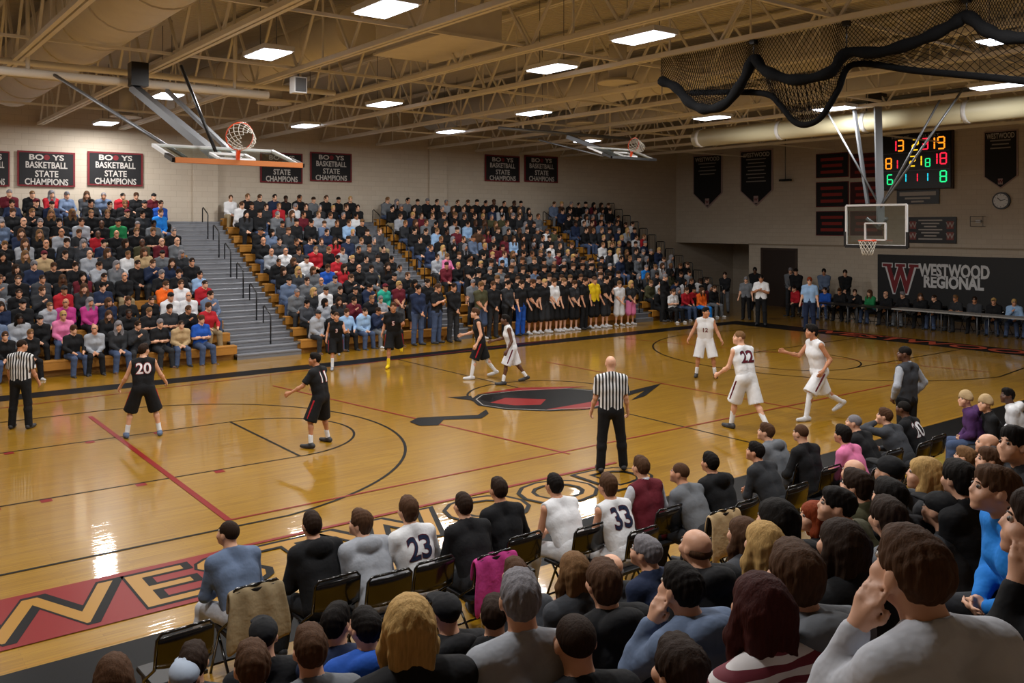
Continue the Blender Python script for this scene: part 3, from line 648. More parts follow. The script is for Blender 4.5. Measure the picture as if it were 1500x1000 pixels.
STAND = dict(armL=8, armR=8, outL=10, outR=10, elbL=20, elbR=20)
CLASP = dict(handL=(-.03, .2, .02), handR=(.03, .21, .0))
standv = []
for (st, top, bot, kw) in (('short', 'long', 'long', CLASP), ('full', 'tee', 'shorts', CLASP), ('short', 'tee', 'long', {}), ('buzz', 'tee', 'shorts', {}), ('long', 'tee', 'shorts', CLASP), ('cap', 'hoodie', 'long', CLASP), ('short', 'tee', 'long', dict(handL=(-.05, .2, .25), handR=(.06, .2, .28)))):
    standv.append((st, top, bot)+tuple(crowd_mesh({**STAND, **kw}, top, bot, st, .021, True)))
standm = [crowd_me(*v[3:]) for v in standv]
ORD = ['front', 'second', 'third', 'fourth', 'fifth', 'sixth', 'seventh', 'eighth', 'ninth', 'tenth', 'eleventh', 'twelfth', 'top']
SHW = [('black', 40), ('charcoal', 14), ('dark_grey', 8), ('grey', 7), ('light_grey', 6), ('navy', 7), ('white', 3), ('light_blue', 2), ('steel_blue', 3), ('red', 2), ('maroon', 3), ('olive', 2), ('brown', 2), ('tan', 1)]
PTW = [('denim', 5), ('black', 4), ('charcoal', 3), ('khaki', 1), ('grey', 2)]
HRW = [('dark_brown', 5), ('brown', 4), ('black', 3), ('grey', 2), ('blond', 1), ('light_brown', 2)]
def pick(wl): return random.choices([a for a, b in wl], [b for a, b in wl])[0]
HN = dict(short='short %s hair', buzz='cropped %s hair', full='thick %s hair', long='long %s hair', cap='%s cap', bob='%s bob', bald='balding %s hair')
seats = []
for si, (nm, x0, x1) in enumerate(SECT):
    for k in range(ROWS):
        x = max(x0, 2.6)+.3+random.uniform(0, .2)
        while x < x1-.25:
            if random.random() < (.95 if si < 3 else .9):
                y = row_y(k)+.16; u, v, d = proj((x, y, seat_z(k)+.5))
                stnd = si == 2 and k < 4 or (si == 1 and k < 2 and x > 15)
                if -25 < u < 1120 and not (si == 0 and k == 0 and x > 8.6) and not (stnd and k == 0): seats.append(dict(si=si, sec=nm, k=k, x=x+random.uniform(-.04, .04), y=y, u=u, v=v, d=d, stand=stnd, shirt=pick(SHW) if not (stnd and random.random() < .7) else 'black', pants=pick(PTW), hair=pick(HRW), var=random.randrange(9), skin=random.choices([0, 1, 2, 3], [6, 5, 2, 1])[0]))
            x += random.uniform(.5, .6) if si < 2 else random.uniform(.47, .56)
for (u, v, c) in ((182, 345, 'green'), (140, 362, 'red'), (241, 434, 'orange'), (82, 487, 'pink'), (268, 437, 'white'), (268, 318, 'royal_blue'), (247, 330, 'bright_blue'), (556, 425, 'teal'), (84, 448, 'red'), (98, 460, 'magenta'), (128, 462, 'magenta'), (293, 423, 'red'), (283, 475, 'royal_blue'), (177, 302, 'red'), (232, 300, 'maroon'), (462, 380, 'red'), (490, 392, 'red'), (478, 410, 'royal_blue'), (650, 385, 'pink'), (327, 405, 'light_blue'), (72, 390, 'tan'), (286, 492, 'tan'), (945, 395, 'bright_blue'), (928, 400, 'grey'), (505, 485, 'light_blue'), (527, 483, 'light_blue'), (312, 488, 'red')):
    b = min((s for s in seats if 'ov' not in s), key=lambda s: (s['u']-u)**2+(s['v']-v)**2); b['shirt'] = c; b['ov'] = 1
seats.sort(key=lambda s: s['d'])
LOWV = []; LOWQ = []; LOWM = []; loff = 0
palette = [skinm(0), skinm(1), skinm(2), skinm(3), M_eye]; pidx = {m.name: i for i, m in enumerate(palette)}
def pi(m):
    if m.name not in pidx: pidx[m.name] = len(palette); palette.append(m)
    return pidx[m.name]
M_shoe = [mat('shoe_dark', '2a2b2f', .6), mat('shoe_white', 'c8c9cc', .6), mat('shoe_brown', '5a4030', .6)]
def nice(c): return c.replace('_', ' ')
for i, s in enumerate(seats):
    s['rot'] = math.pi+random.uniform(-.15, .3); z = seat_z(s['k']); shoe = random.choice(M_shoe); sc = random.uniform(.94, 1.05)
    if s['stand']:
        vi = s['var'] % len(standm); me = standm[vi]; st, top, bot = standv[vi][:3]; z = s['k']*RISE if s['k'] else .0; y = s['y']-.16+(.02 if s['k'] else -.25)
        if s['k']: y = row_y(s['k'])-.12
    else: vi = s['var']; me = sitm[vi]; st, top = sitv[vi][:2]; bot = 'long'; y = s['y']
    if i < 178 or 'ov' in s:
        o = link('person', me, None, None, (s['x'], y, z), (0, 0, s['rot'])); o.scale = (sc, sc, sc)
        hc = 'black' if st == 'cap' else s['hair']
        dress(o, skinm(s['skin']), hairm(hc) if st != 'cap' else cloth(random.choice(['black', 'black', 'charcoal', 'maroon'])), cloth(s['shirt']), cloth(s['pants']), shoe)
        if st == 'cap': hn = 'cap'
        else: hn = HN[st] % nice(hc)
        tag(o, '%s spectator in %s %s, %s, %s row of %s bleacher section' % ('standing' if s['stand'] else 'seated', nice(s['shirt']), dict(long='sweater', hoodie='hoodie', tee='tee')[top], hn, ORD[s['k']], s['sec']), 'person', 'spectators on the far bleachers')
    else:
        V, Q, mi = standlow[s['var'] % 2] if s['stand'] else sitlow[s['var'] % 4]; a = s['rot']; ca, sa = math.cos(a)*sc, math.sin(a)*sc
        W = np.stack([V[:, 0]*ca-V[:, 1]*sa+s['x'], V[:, 0]*sa+V[:, 1]*ca+y, V[:, 2]*sc+z], 1)
        tab = np.array([s['skin'], pi(hairm(s['hair'])), pi(cloth(s['shirt'])), pi(cloth(s['pants'])), pi(shoe), 4])
        LOWV.append(W); LOWQ.append(Q+loff); LOWM.append(tab[mi]); loff += len(V)
if LOWV:
    me = np_mesh(np.concatenate(LOWV), np.concatenate(LOWQ), np.concatenate(LOWM))
    for m in palette: me.materials.append(m)
    o = link('distant_crowd', me); o['kind'] = 'stuff'; tag(o, 'packed distant spectators filling the upper rows of the far bleachers', 'crowd')
def crowd_stand(u, vf, vt, vi, shirt, pants, hair, skin, label, rz, shoe=1, group=None, dz=0):
    p = on_z(u, vf, dz)
    if group and p.y > 25.2: a, b = ray(u); p = Vector((25.2*a/b, 25.2, 0))
    d = p.x*CA+p.y*SA; ht = min(2.0, max(1.5, (vf-vt)*d/FPX)); o = link('person', standm[vi], None, None, p, (0, 0, rz)); o.scale = (ht/1.75,)*3
    dress(o, skinm(skin), hairm(hair), cloth(shirt), cloth(pants), M_shoe[shoe]); tag(o, label, 'person', group); return o
RZC = math.pi
for (u, vf, vt, vi, sh, pa, ha, extra) in ((612, 505, 412, 0, 'navy', 'denim', 'black', 'arms folded down'), (640, 500, 408, 6, 'black', 'denim', 'brown', ''), (664, 497, 406, 0, 'black', 'charcoal', 'dark_brown', ''), (704, 494, 410, 1, 'olive', 'denim', 'light_brown', ''), (722, 492, 408, 0, 'black', 'charcoal', 'brown', ''), (743, 490, 407, 0, 'charcoal', 'black', 'black', ''),
    (763, 491, 410, 2, 'black', 'royal_blue', 'dark_brown', ''), (780, 488, 407, 1, 'black', 'black', 'brown', ''), (797, 485, 405, 3, 'black', 'charcoal', 'blond', ''), (811, 485, 402, 1, 'white', 'black', 'brown', ''), (825, 482, 402, 3, 'black', 'black', 'light_brown', ''), (841, 480, 407, 1, 'charcoal', 'black', 'brown', ''), (856, 478, 402, 2, 'black', 'black', 'dark_brown', ''),
    (870, 476, 398, 3, 'yellow', 'black', 'brown', ''), (887, 475, 398, 1, 'black', 'charcoal', 'black', ''), (907, 473, 407, 1, 'white', 'white', 'light_brown', ''), (924, 472, 407, 4, 'charcoal', 'pink', 'blond', ''), (973, 466, 396, 0, 'black', 'black', 'grey', '')):
    crowd_stand(u, vf, vt, vi, sh, pa, ha, 0 if u % 2 else 1, '%s haired fan in %s top and %s %s standing courtside before the bleachers' % (nice(ha), nice(sh), nice(pa), 'shorts' if standv[vi][2] == 'shorts' else 'trousers'), RZC+random.uniform(-.2, .4), 1 if vi in (1, 3, 4) else 0, 'fans standing at the sideline')
# ------------------------------------------------------------------ detailed people
def wrap_text(garment, shirt_me, body, size, m, zc, off=0, name='number', outline=None, yaw=0):
    bv = BVHTree.FromPolygons([v.co.copy() for v in shirt_me.vertices], [tuple(p.vertices) for p in shirt_me.polygons])
    for (nm, of, mm, lift_) in ((name+'_outline', off+.006, outline, .004), (name, off, m, .006)):
        if mm is None: continue
        me = text_mesh(body, size, of).copy(); ok = True
        bm = bmesh.new(); bm.from_mesh(me); bmesh.ops.triangulate(bm, faces=bm.faces[:])
        for _ in range(3):
            le = [e for e in bm.edges if e.calc_length() > .025]
            if le: bmesh.ops.subdivide_edges(bm, edges=le, cuts=1); bmesh.ops.triangulate(bm, faces=[f for f in bm.faces if len(f.verts) > 3])
        bm.to_mesh(me); bm.free()
        for v in me.vertices:
            x, y = v.co.x, v.co.y; sg = -1 if yaw == 0 else 1   # yaw 0: on the back (faces -Y); else on the chest
            h_ = bv.ray_cast(Vector((x if sg < 0 else -x, sg*.9, zc+y)), Vector((0, -sg, 0)))
            if h_[0] is None: ok = False; break
            v.co = (h_[0].x, h_[0].y+sg*lift_, h_[0].z)
        if ok: link(nm, me, garment, mm)
_pm = {}
def person(base, rz, pose, label, top='long', bottom='long', style='short', shirt='black', pants='charcoal', hair='dark_brown', skin=0, shoe=0, sit=False, scale=1, h=.014, sock=None, sockc='white', shirt_m=None, sleeve=None, number=None, chest=None, numc='maroon', numo='white', group=None, hstyle_m=None, zs=1.0, trim=None, hands=True):
    key = (repr(sorted(pose.items())), top, bottom, style, h, sock, sit)
    if key not in _pm:
        J, G = groups(pose, top, bottom, style, True, sock, hands); G = shift(G, SITPZ if sit else -J['low']); ms = {}
        for g, P in G.items():
            if not P: continue
            hh = h if g == 'skin' else (h*.8 if g == 'hair' else h*1.15); V, Q = surface(P, hh)
            if g == 'hair' and style in ('short', 'full', 'long', 'bob', 'pony'):
                c0 = V.mean(0); n = V-c0; n /= np.linalg.norm(n, axis=1)[:, None]; a = np.arctan2(n[:, 0], n[:, 1]); V = V+n*(.003*np.sin(V[:, 0]*95+V[:, 1]*60+2*np.sin(V[:, 2]*40))*np.sin(V[:, 1]*80-V[:, 0]*45+V[:, 2]*50))[:, None]; V = V+n*(.0022*np.sin(a*17+V[:, 2]*14)*np.clip(np.hypot(n[:, 0], n[:, 1])*1.5-.4, 0, 1))[:, None]
            ms[g] = np_mesh(V, Q)
        hc = J['head']+np.array((0, 0, SITPZ if sit else -J['low'])); _pm[key] = (ms, hc, J['R'], SITPZ if sit else -J['low'])
    ms, hc, R, pz = _pm[key]
    o = link('person', ms['skin'], None, None, base, (0, 0, rz)); o.scale = (scale, scale, scale*zs)
    def put(nm, me, m):
        c = link(nm, me, o)
        if not me.materials: me.materials.append(m)
        c.material_slots[0].link = 'OBJECT'; c.material_slots[0].material = m; return c
    if not ms['skin'].materials: ms['skin'].materials.append(skinm(skin))
    o.material_slots[0].link = 'OBJECT'; o.material_slots[0].material = skinm(skin)
    for g, me in ms.items():
        if g == 'skin': continue
        if g == 'hair': put('hair' if style not in ('cap', 'beanie') else style, me, hstyle_m or hairm(hair))
        elif g == 'underhair': put('hair', me, hairm('dark_brown'))
        elif g == 'shirt': gar = put(dict(hoodie='hoodie', tee='shirt', long='shirt', jersey='jersey', vest='vest')[top], me, shirt_m or cloth(shirt))
        elif g == 'sleeve': put('shirt_sleeves', me, cloth(sleeve or 'light_grey'))
        elif g == 'trousers': put('shorts' if bottom == 'shorts' else 'trousers', me, cloth(pants))
        elif g.startswith('trim'): put('shorts_stripe', me, cloth('red' if pants == 'black' else 'maroon'))
        elif g.startswith('sock'): put('sock', me, cloth(sockc))
        else: put('shoe', me, M_shoe[shoe] if isinstance(shoe, int) else cloth(shoe))
    ek = key+('eye',)
    if ek not in _pm:
        out = []
        for sd in (-1, 1):
            e = hc+R@np.array((sd*.031, .0795, .014)); V = []; F = []
            for a in range(6):
                th = math.pi*a/5
                for b in range(10): ph = math.pi*b/5; V.append(e+R@np.array((.0115*math.sin(th)*math.cos(ph), .0115*math.cos(th), .0115*math.sin(th)*math.sin(ph))))
            for a in range(5):
                for b in range(10): F.append((a*10+b, (a+1)*10+b, (a+1)*10+(b+1) % 10, a*10+(b+1) % 10))
            me = mesh(V, F, True); me.materials.append(M_sclera); me.materials.append(M_eye)
            me.polygons.foreach_set('material_index', [1 if f < 20 else 0 for f in range(50)])
            pts = [hc+R@np.array((sd*(.016+.009*q), .0885-.0035*q+(.002 if q == 1 else 0), .033+.003*math.sin(q*1.2))) for q in range(4)]
            v2, f2 = tube_data(pts, [.003, .004, .0035, .002], 5); out.append((me, mesh(v2, f2, True)))
        _pm[ek] = out
    for (me, br) in _pm[ek]: link('eye', me, o); put('eyebrow', br, hairm(hair))
    if number: wrap_text(gar, ms['shirt'], number, .27, cloth(numc), pz+.36, .004, outline=cloth(numo) if numo else None)
    if chest: wrap_text(gar, ms['shirt'], chest, .15, cloth(numc), pz+.24, .003, outline=cloth(numo) if numo else None, yaw=1)
    tag(o, label, 'person', group); return o
def place(uf, vf, vt):
    p = on_z(uf, vf); d = p.x*CA+p.y*SA; return p, min(2.02, max(1.6, (vf-vt)*d/FPX))
def hd(deg): return math.radians(deg-90)      # heading (0 = along the court, 90 = to the far bleachers) -> z rotation
def player(uf, vf, vt, heading, pose, label, **kw):
    p, ht = place(uf, vf, vt); kw.setdefault('bottom', 'shorts'); kw.setdefault('top', 'jersey'); kw.setdefault('sock', .35); kw.setdefault('shoe', 0)
    return person(p, hd(heading), pose, label, scale=ht/1.74, **kw)
STANCE = dict(abdL=16, abdR=16, hipL=14, hipR=10, kneeL=22, kneeR=18, lean=10, armL=10, armR=20, outL=22, outR=25, elbL=30, elbR=25)
RUN = dict(hipL=38, kneeL=45, hipR=-22, kneeR=40, footR=-35, lean=12, armL=-30, armR=35, elbL=75, elbR=70, outL=14, outR=14)
RUN2 = dict(hipR=20, kneeR=12, hipL=-28, kneeL=62, footL=-50, lean=14, armR=-25, armL=30, elbL=75, elbR=60, outL=12, outR=12)
WALK = dict(hipL=22, kneeL=12, hipR=-16, kneeR=22, footR=-15, lean=10, armL=-12, armR=20, elbL=40, elbR=55, outL=12, outR=12)
player(210, 640, 502, 78, {**STANCE, 'hyaw': -40}, 'player in black jersey number 20 standing with back turned near the lane', shirt='black', pants='black', number='20', numc='white', numo='red', hair='dark_brown', shoe='steel_blue')
player(470, 652, 515, 122, {**STANCE, 'armL': 30, 'armR': 30, 'abdL': 15, 'abdR': 15, 'hyaw': 35}, 'player in black jersey number 11 crouching inside the three point arc', top='tee', shirt='black', pants='black', number='11', numc='white', numo='red', hair='black', skin=2)
player(492, 540, 465, 250, {**RUN2}, 'black jersey player jogging beside the crouching team mate', shirt='black', pants='black', chest='3', numc='white', numo='red', hair='brown', skin=1, shoe='light_grey', sock=.6)
player(577, 537, 440, 235, {**RUN2}, 'black jersey player running in yellow shoes by the sideline', top='tee', shirt='black', pants='black', chest='5', numc='white', numo='red', hair='brown', skin=2, shoe='yellow', sockc='yellow')
player(704, 554, 449, 150, {**WALK}, 'black jersey player with white leg sleeve walking near the center emblem', shirt='black', pants='black', hair='brown', skin=0, sock=.95, shoe=1)
player(750, 562, 458, 150, {**WALK, 'lean': 14}, 'dark skinned white jersey player walking near the center emblem', shirt='white', pants='white', hair='black', skin=3, shoe=0, number='5')
player(1033, 552, 448, 222, {**STANCE, 'abdL': 12, 'abdR': 10, 'hyaw': 35}, 'white jersey player number 12 facing the near side inside the far key', shirt='white', pants='white', chest='12', numc='maroon', hair='black', skin=2, shoe=0)
player(1093, 630, 482, 78, {**WALK, 'lean': 14, 'hyaw': 60, 'armL': 15, 'armR': 10}, 'blond cropped player in white jersey number 22 walking away', shirt='white', pants='white', number='22', numc='maroon', numo='navy', hair='light_brown', style='buzz', skin=0, shoe=0, sock=.5)
player(1200, 613, 465, 155, {**RUN, 'hipL': 34, 'kneeL': 22}, 'white jersey player running with white arm and leg sleeves', shirt='white', pants='white', hair='black', skin=2, shoe=1, sock=.97, style='full')
REFS = striped('referee_stripes', 'd9dadd', '141416', .05)
def ref(uf, vf, vt, heading, pose, label, **kw):
    p, ht = place(uf, vf, vt); return person(p, hd(heading), pose, label, top='tee', bottom='long', shirt_m=REFS, pants='black', scale=ht/1.74, **kw)
ref(895, 690, 522, 55, {**STAND, 'abdL': 6, 'abdR': 9, 'hipR': 6}, 'bald referee in striped shirt standing on the sideline lettering', style=None, skin=0)
ref(30, 627, 498, 55, {**STAND, 'hyaw': -35, 'abdL': 5, 'abdR': 7}, 'referee in striped shirt with cropped hair standing by the left lane', style='buzz', skin=1)
p = on_z(1328, 672); person(p, hd(85), {**STAND, 'hyaw': 35, 'handL': (-.26, .05, .02), 'handR': (.26, .05, .02)}, 'coach in grey vest and light sleeves standing before the bench', top='vest', shirt='dark_grey', sleeve='light_grey', pants='black', hair='black', skin=3, style='buzz', scale=1.09)
# ------------------------------------------------------------------ bench row on folding chairs
M_chair = mat('chair_black', '0e0e10', .22, .2, coat=.5); M_pad = mat('chair_pad', '17181b', .45)
_chairsrc = []
def chair(loc, rz, label, group='black folding chairs'):
    if not _chairsrc:
        t = thing('folding_chair', label, 'chair', loc, rz, group)
        box('seat', (.42, .4, .035), (0, .02, .44), M_pad, t)
        # curved back panel
        V = []; F = []; n = 8
        for zi, (z, dy) in enumerate(((.6, 0), (.66, -.01), (.8, -.03), (.86, -.04))):
            for side in (0, .016):
                for i in range(n+1):
                    x = -.21+.42*i/n; c = (.0 if zi not in (0, 3) else .012*abs(x/.21)**4); V.append((x*(1-.04*(zi == 3)), -.23+dy-side-.03*(1-(x/.21)**2), z-c*(1 if zi == 3 else -1)))
        w_ = n+1
        for zi in range(3):
            for i in range(n):
                a = zi*2*w_+i; F.append((a, a+1, a+2*w_+1, a+2*w_)); b = a+w_; F.append((b+1, b, b+2*w_, b+2*w_+1))
        for i in range(n):
            a = 6*w_+i; F.append((a, a+1, a+w_+1, a+w_)); F.append((i+1, i, i+w_, i+w_+1))
        link('backrest', mesh(V, F, True), t, M_chair)
        for s in (-1, 1):
            tubes('back_frame', [([(s*.22, .2, 0), (s*.22, .0, .44), (s*.22, -.23, .6), (s*.215, -.27, .84), (s*.18, -.275, .88), (0, -.29, .885)], .013, False)], M_chair, t)
            tubes('leg', [([(s*.2, -.27, 0), (s*.2, .1, .43)], .013, False)], M_chair, t)
        rod('stretcher', (-.2, -.22, .06), (.2, -.22, .06), .01, M_chair, t); rod('stretcher', (-.22, .17, .08), (.22, .17, .08), .01, M_chair, t)
        _chairsrc.append(t); return t
    src = _chairsrc[0]; t = src.copy(); col.objects.link(t); t.location = loc; t.rotation_euler = (0, 0, rz); t['label'] = label; t['group'] = group
    for c in src.children: q = c.copy(); col.objects.link(q); q.parent = t
    return t
BS = {**SIT, 'lean': 24, 'handL': (-.06, .36, .12), 'handR': (.06, .37, .13), 'abdL': 12, 'abdR': 12}
BS2 = {**SIT, 'lean': 32, 'handL': (-.05, .42, .08), 'handR': (.05, .43, .09), 'abdL': 14, 'abdR': 14, 'hyaw': 25}
BS3 = {**SIT, 'lean': 16, 'handL': (-.16, .34, .1), 'handR': (.16, .34, .1)}
bench = [(335, 765, BS2, 'long', 'steel_blue', 'pale_grey', 'buzz', 'dark_brown', 0, None, 'man in steel blue shirt and pale trousers on the bench beside empty chair'),
 (455, 755, BS, 'hoodie', 'black', 'charcoal', 'short', 'dark_brown', 0, None, 'man in black hoodie on the bench beside light grey hoodie'),
 (523, 752, {**BS2, 'hyaw': 40}, 'hoodie', 'light_grey', 'grey', 'full', 'brown', 0, None, 'brown haired youth in light grey hoodie on the bench'),
 (598, 734, BS3, 'long', 'white', 'white', 'full', 'brown', 0, '23', 'bench player in white shirt with number 23 on the back'),
 (675, 728, BS, 'long', 'black', 'charcoal', 'short', 'dark_brown', 0, None, 'bench man in black pullover beside pink jacket on chair'),
 (728, 705, BS3, 'long', 'black', 'charcoal', 'short', 'dark_brown', 1, None, 'broad bench man in plain black pullover beside sleeveless player'),
 (806, 698, {**BS2, 'hyaw': 0}, 'jersey', 'white', 'white', 'short', 'black', 1, None, 'dark haired bench player in sleeveless white jersey leaning forward'),
 (887, 700, BS, 'jersey', 'white', 'white', 'full', 'brown', 1, '33', 'brown haired bench player in sleeveless white jersey beside maroon vest'),
 (937, 673, BS3, 'vest', 'maroon', 'charcoal', 'short', 'brown', 0, None, 'bench man in maroon vest over light sleeves'),
 (993, 680, BS2, 'long', 'grey', 'charcoal', 'buzz', 'brown', 1, None, 'cropped haired bench man in grey shirt beside maroon vest'),
 (1037, 667, BS, 'hoodie', 'black', 'charcoal', 'short', 'black', 1, None, 'bench youth in dark hooded jacket beside grey shirt'),
 (1103, 650, BS2, 'long', 'charcoal', 'charcoal', 'short', 'black', 1, None, 'bench man in charcoal pullover with hands together'),
 (1120, 622, BS2, 'hoodie', 'grey', 'grey', 'short', 'brown', 0, None, 'bench youth in mid grey hoodie facing the court'),
 (1172, 625, BS3, 'long', 'black', 'black', 'buzz', 'brown', 0, None, 'bench man in black polo beside pink sweater'),
 (1233, 627, BS, 'long', 'pink', 'charcoal', 'full', 'black', 1, None, 'woman in pink sweater seated on the bench'),
 (1248, 609, BS2, 'long', 'black', 'charcoal', 'buzz', 'grey', 0, None, 'grey haired bench man in black shirt behind pink sweater'),
 (1292, 600, {**BS2, 'handL': (-.1, .42, .5)}, 'long', 'dark_grey', 'charcoal', 'short', 'brown', 0, None, 'bench man in dark grey pullover with a hand at his face'),
 (1322, 590, BS, 'long', 'black', 'black', 'buzz', 'black', 3, '20', 'bench player in black warm up shirt number 20')]
BCH = []
for i, (u, v, po, top, sh, pa, st, ha, sk, num, lab) in enumerate(bench):
    ztop = 1.3-.004*(po['lean']-16); hp = on_z(u, v, ztop); fw = math.sin(D(po['lean']))*.7
    b = Vector((hp.x, hp.y-fw, .45)); person(b, hd(90+random.uniform(-6, 6)), po, lab, top=top, shirt=sh, pants=pa, style=st, hair=ha, skin=sk, sit=True, number=num, numc='navy' if sh == 'white' else 'white', numo='maroon', h=.013, sleeve='pale_grey', shoe=1 if sh == 'white' else 0)
    BCH.append(Vector((hp.x, hp.y-fw, 0))); chair((hp.x, hp.y-fw, 0), random.uniform(-.06, .06), 'black metal folding chair under the %s' % lab.replace(' on the bench', '').replace('bench ', '')[:60].rsplit(' ', 1)[0])
c0 = on_z(268, 917, .88); chair((c0.x, c0.y+.25, 0), .05, 'empty black folding chair at the end of the bench row')
# coats over chair backs
def coat(p, cname, label):
    t = np.linspace(-1, 1, 15); V = []; F = []; prof = [(-.1, .40), (-.085, .6), (-.06, .8), (-.035, .87), (0, .9), (.035, .87), (.05, .78), (.06, .68)]
    for j, (y, z) in enumerate(prof):
        for i, a in enumerate(t): V.append((a*(.24+.05*(j < 2)), y+.022*math.sin(a*9+j*.6)*(1-abs(j-4)/6), z-.03*a*a-.02*math.sin(a*5+j)*(j < 2)))
    for j in range(7):
        for i in range(14): F.append((j*15+i, j*15+i+1, j*15+i+16, j*15+i+15))
    o = link('jacket', mesh(V, F, True), None, cloth(cname), (p.x, p.y-.275, 0)); md = o.modifiers.new('s', 'SOLIDIFY'); md.thickness = .025; ms = o.modifiers.new('b', 'SUBSURF'); ms.levels = ms.render_levels = 1
    tag(o, label, 'jacket')
coat(BCH[0], 'khaki', 'khaki jacket draped over the back of a folding chair')
coat(BCH[4], 'magenta', 'magenta pink jacket hung over a folding chair back')
coat(BCH[9], 'tan', 'cream coloured jacket over a folding chair back')
# ------------------------------------------------------------------ near bleachers and their crowd
NR = [(4.9-.76*k, .75+.327*k) for k in range(7)]
t = thing('bleacher_section', 'near bleachers carrying the crowd behind the bench', 'bleachers', (6, 0, 0))
for (y, z) in NR:
    box('seat_board', (22, .28, .05), (0, y-.02, z-.025), M_yel, t); box('foot_board', (22, .5, .04), (0, y+.36, z-.43), mat('foot_board', '6f6a62', .6), t); box('step_riser', (22, .04, max(.1, z-.45)), (0, y+.12, (z-.45)/2), M_yel, t)
CH1 = {**SIT, 'lean': 20}; CH2 = {**SIT, 'lean': 26, 'hyaw': 20}; CH3 = {**SIT, 'lean': 14, 'hyaw': -12}
def cheek(s, hy=0): return {**SIT, 'lean': 26, 'hyaw': hy, ('handL' if s < 0 else 'handR'): (s*.122, .35, .45), ('poleL' if s < 0 else 'poleR'): (s*.25, .3, -1), ('curlL' if s < 0 else 'curlR'): 12}
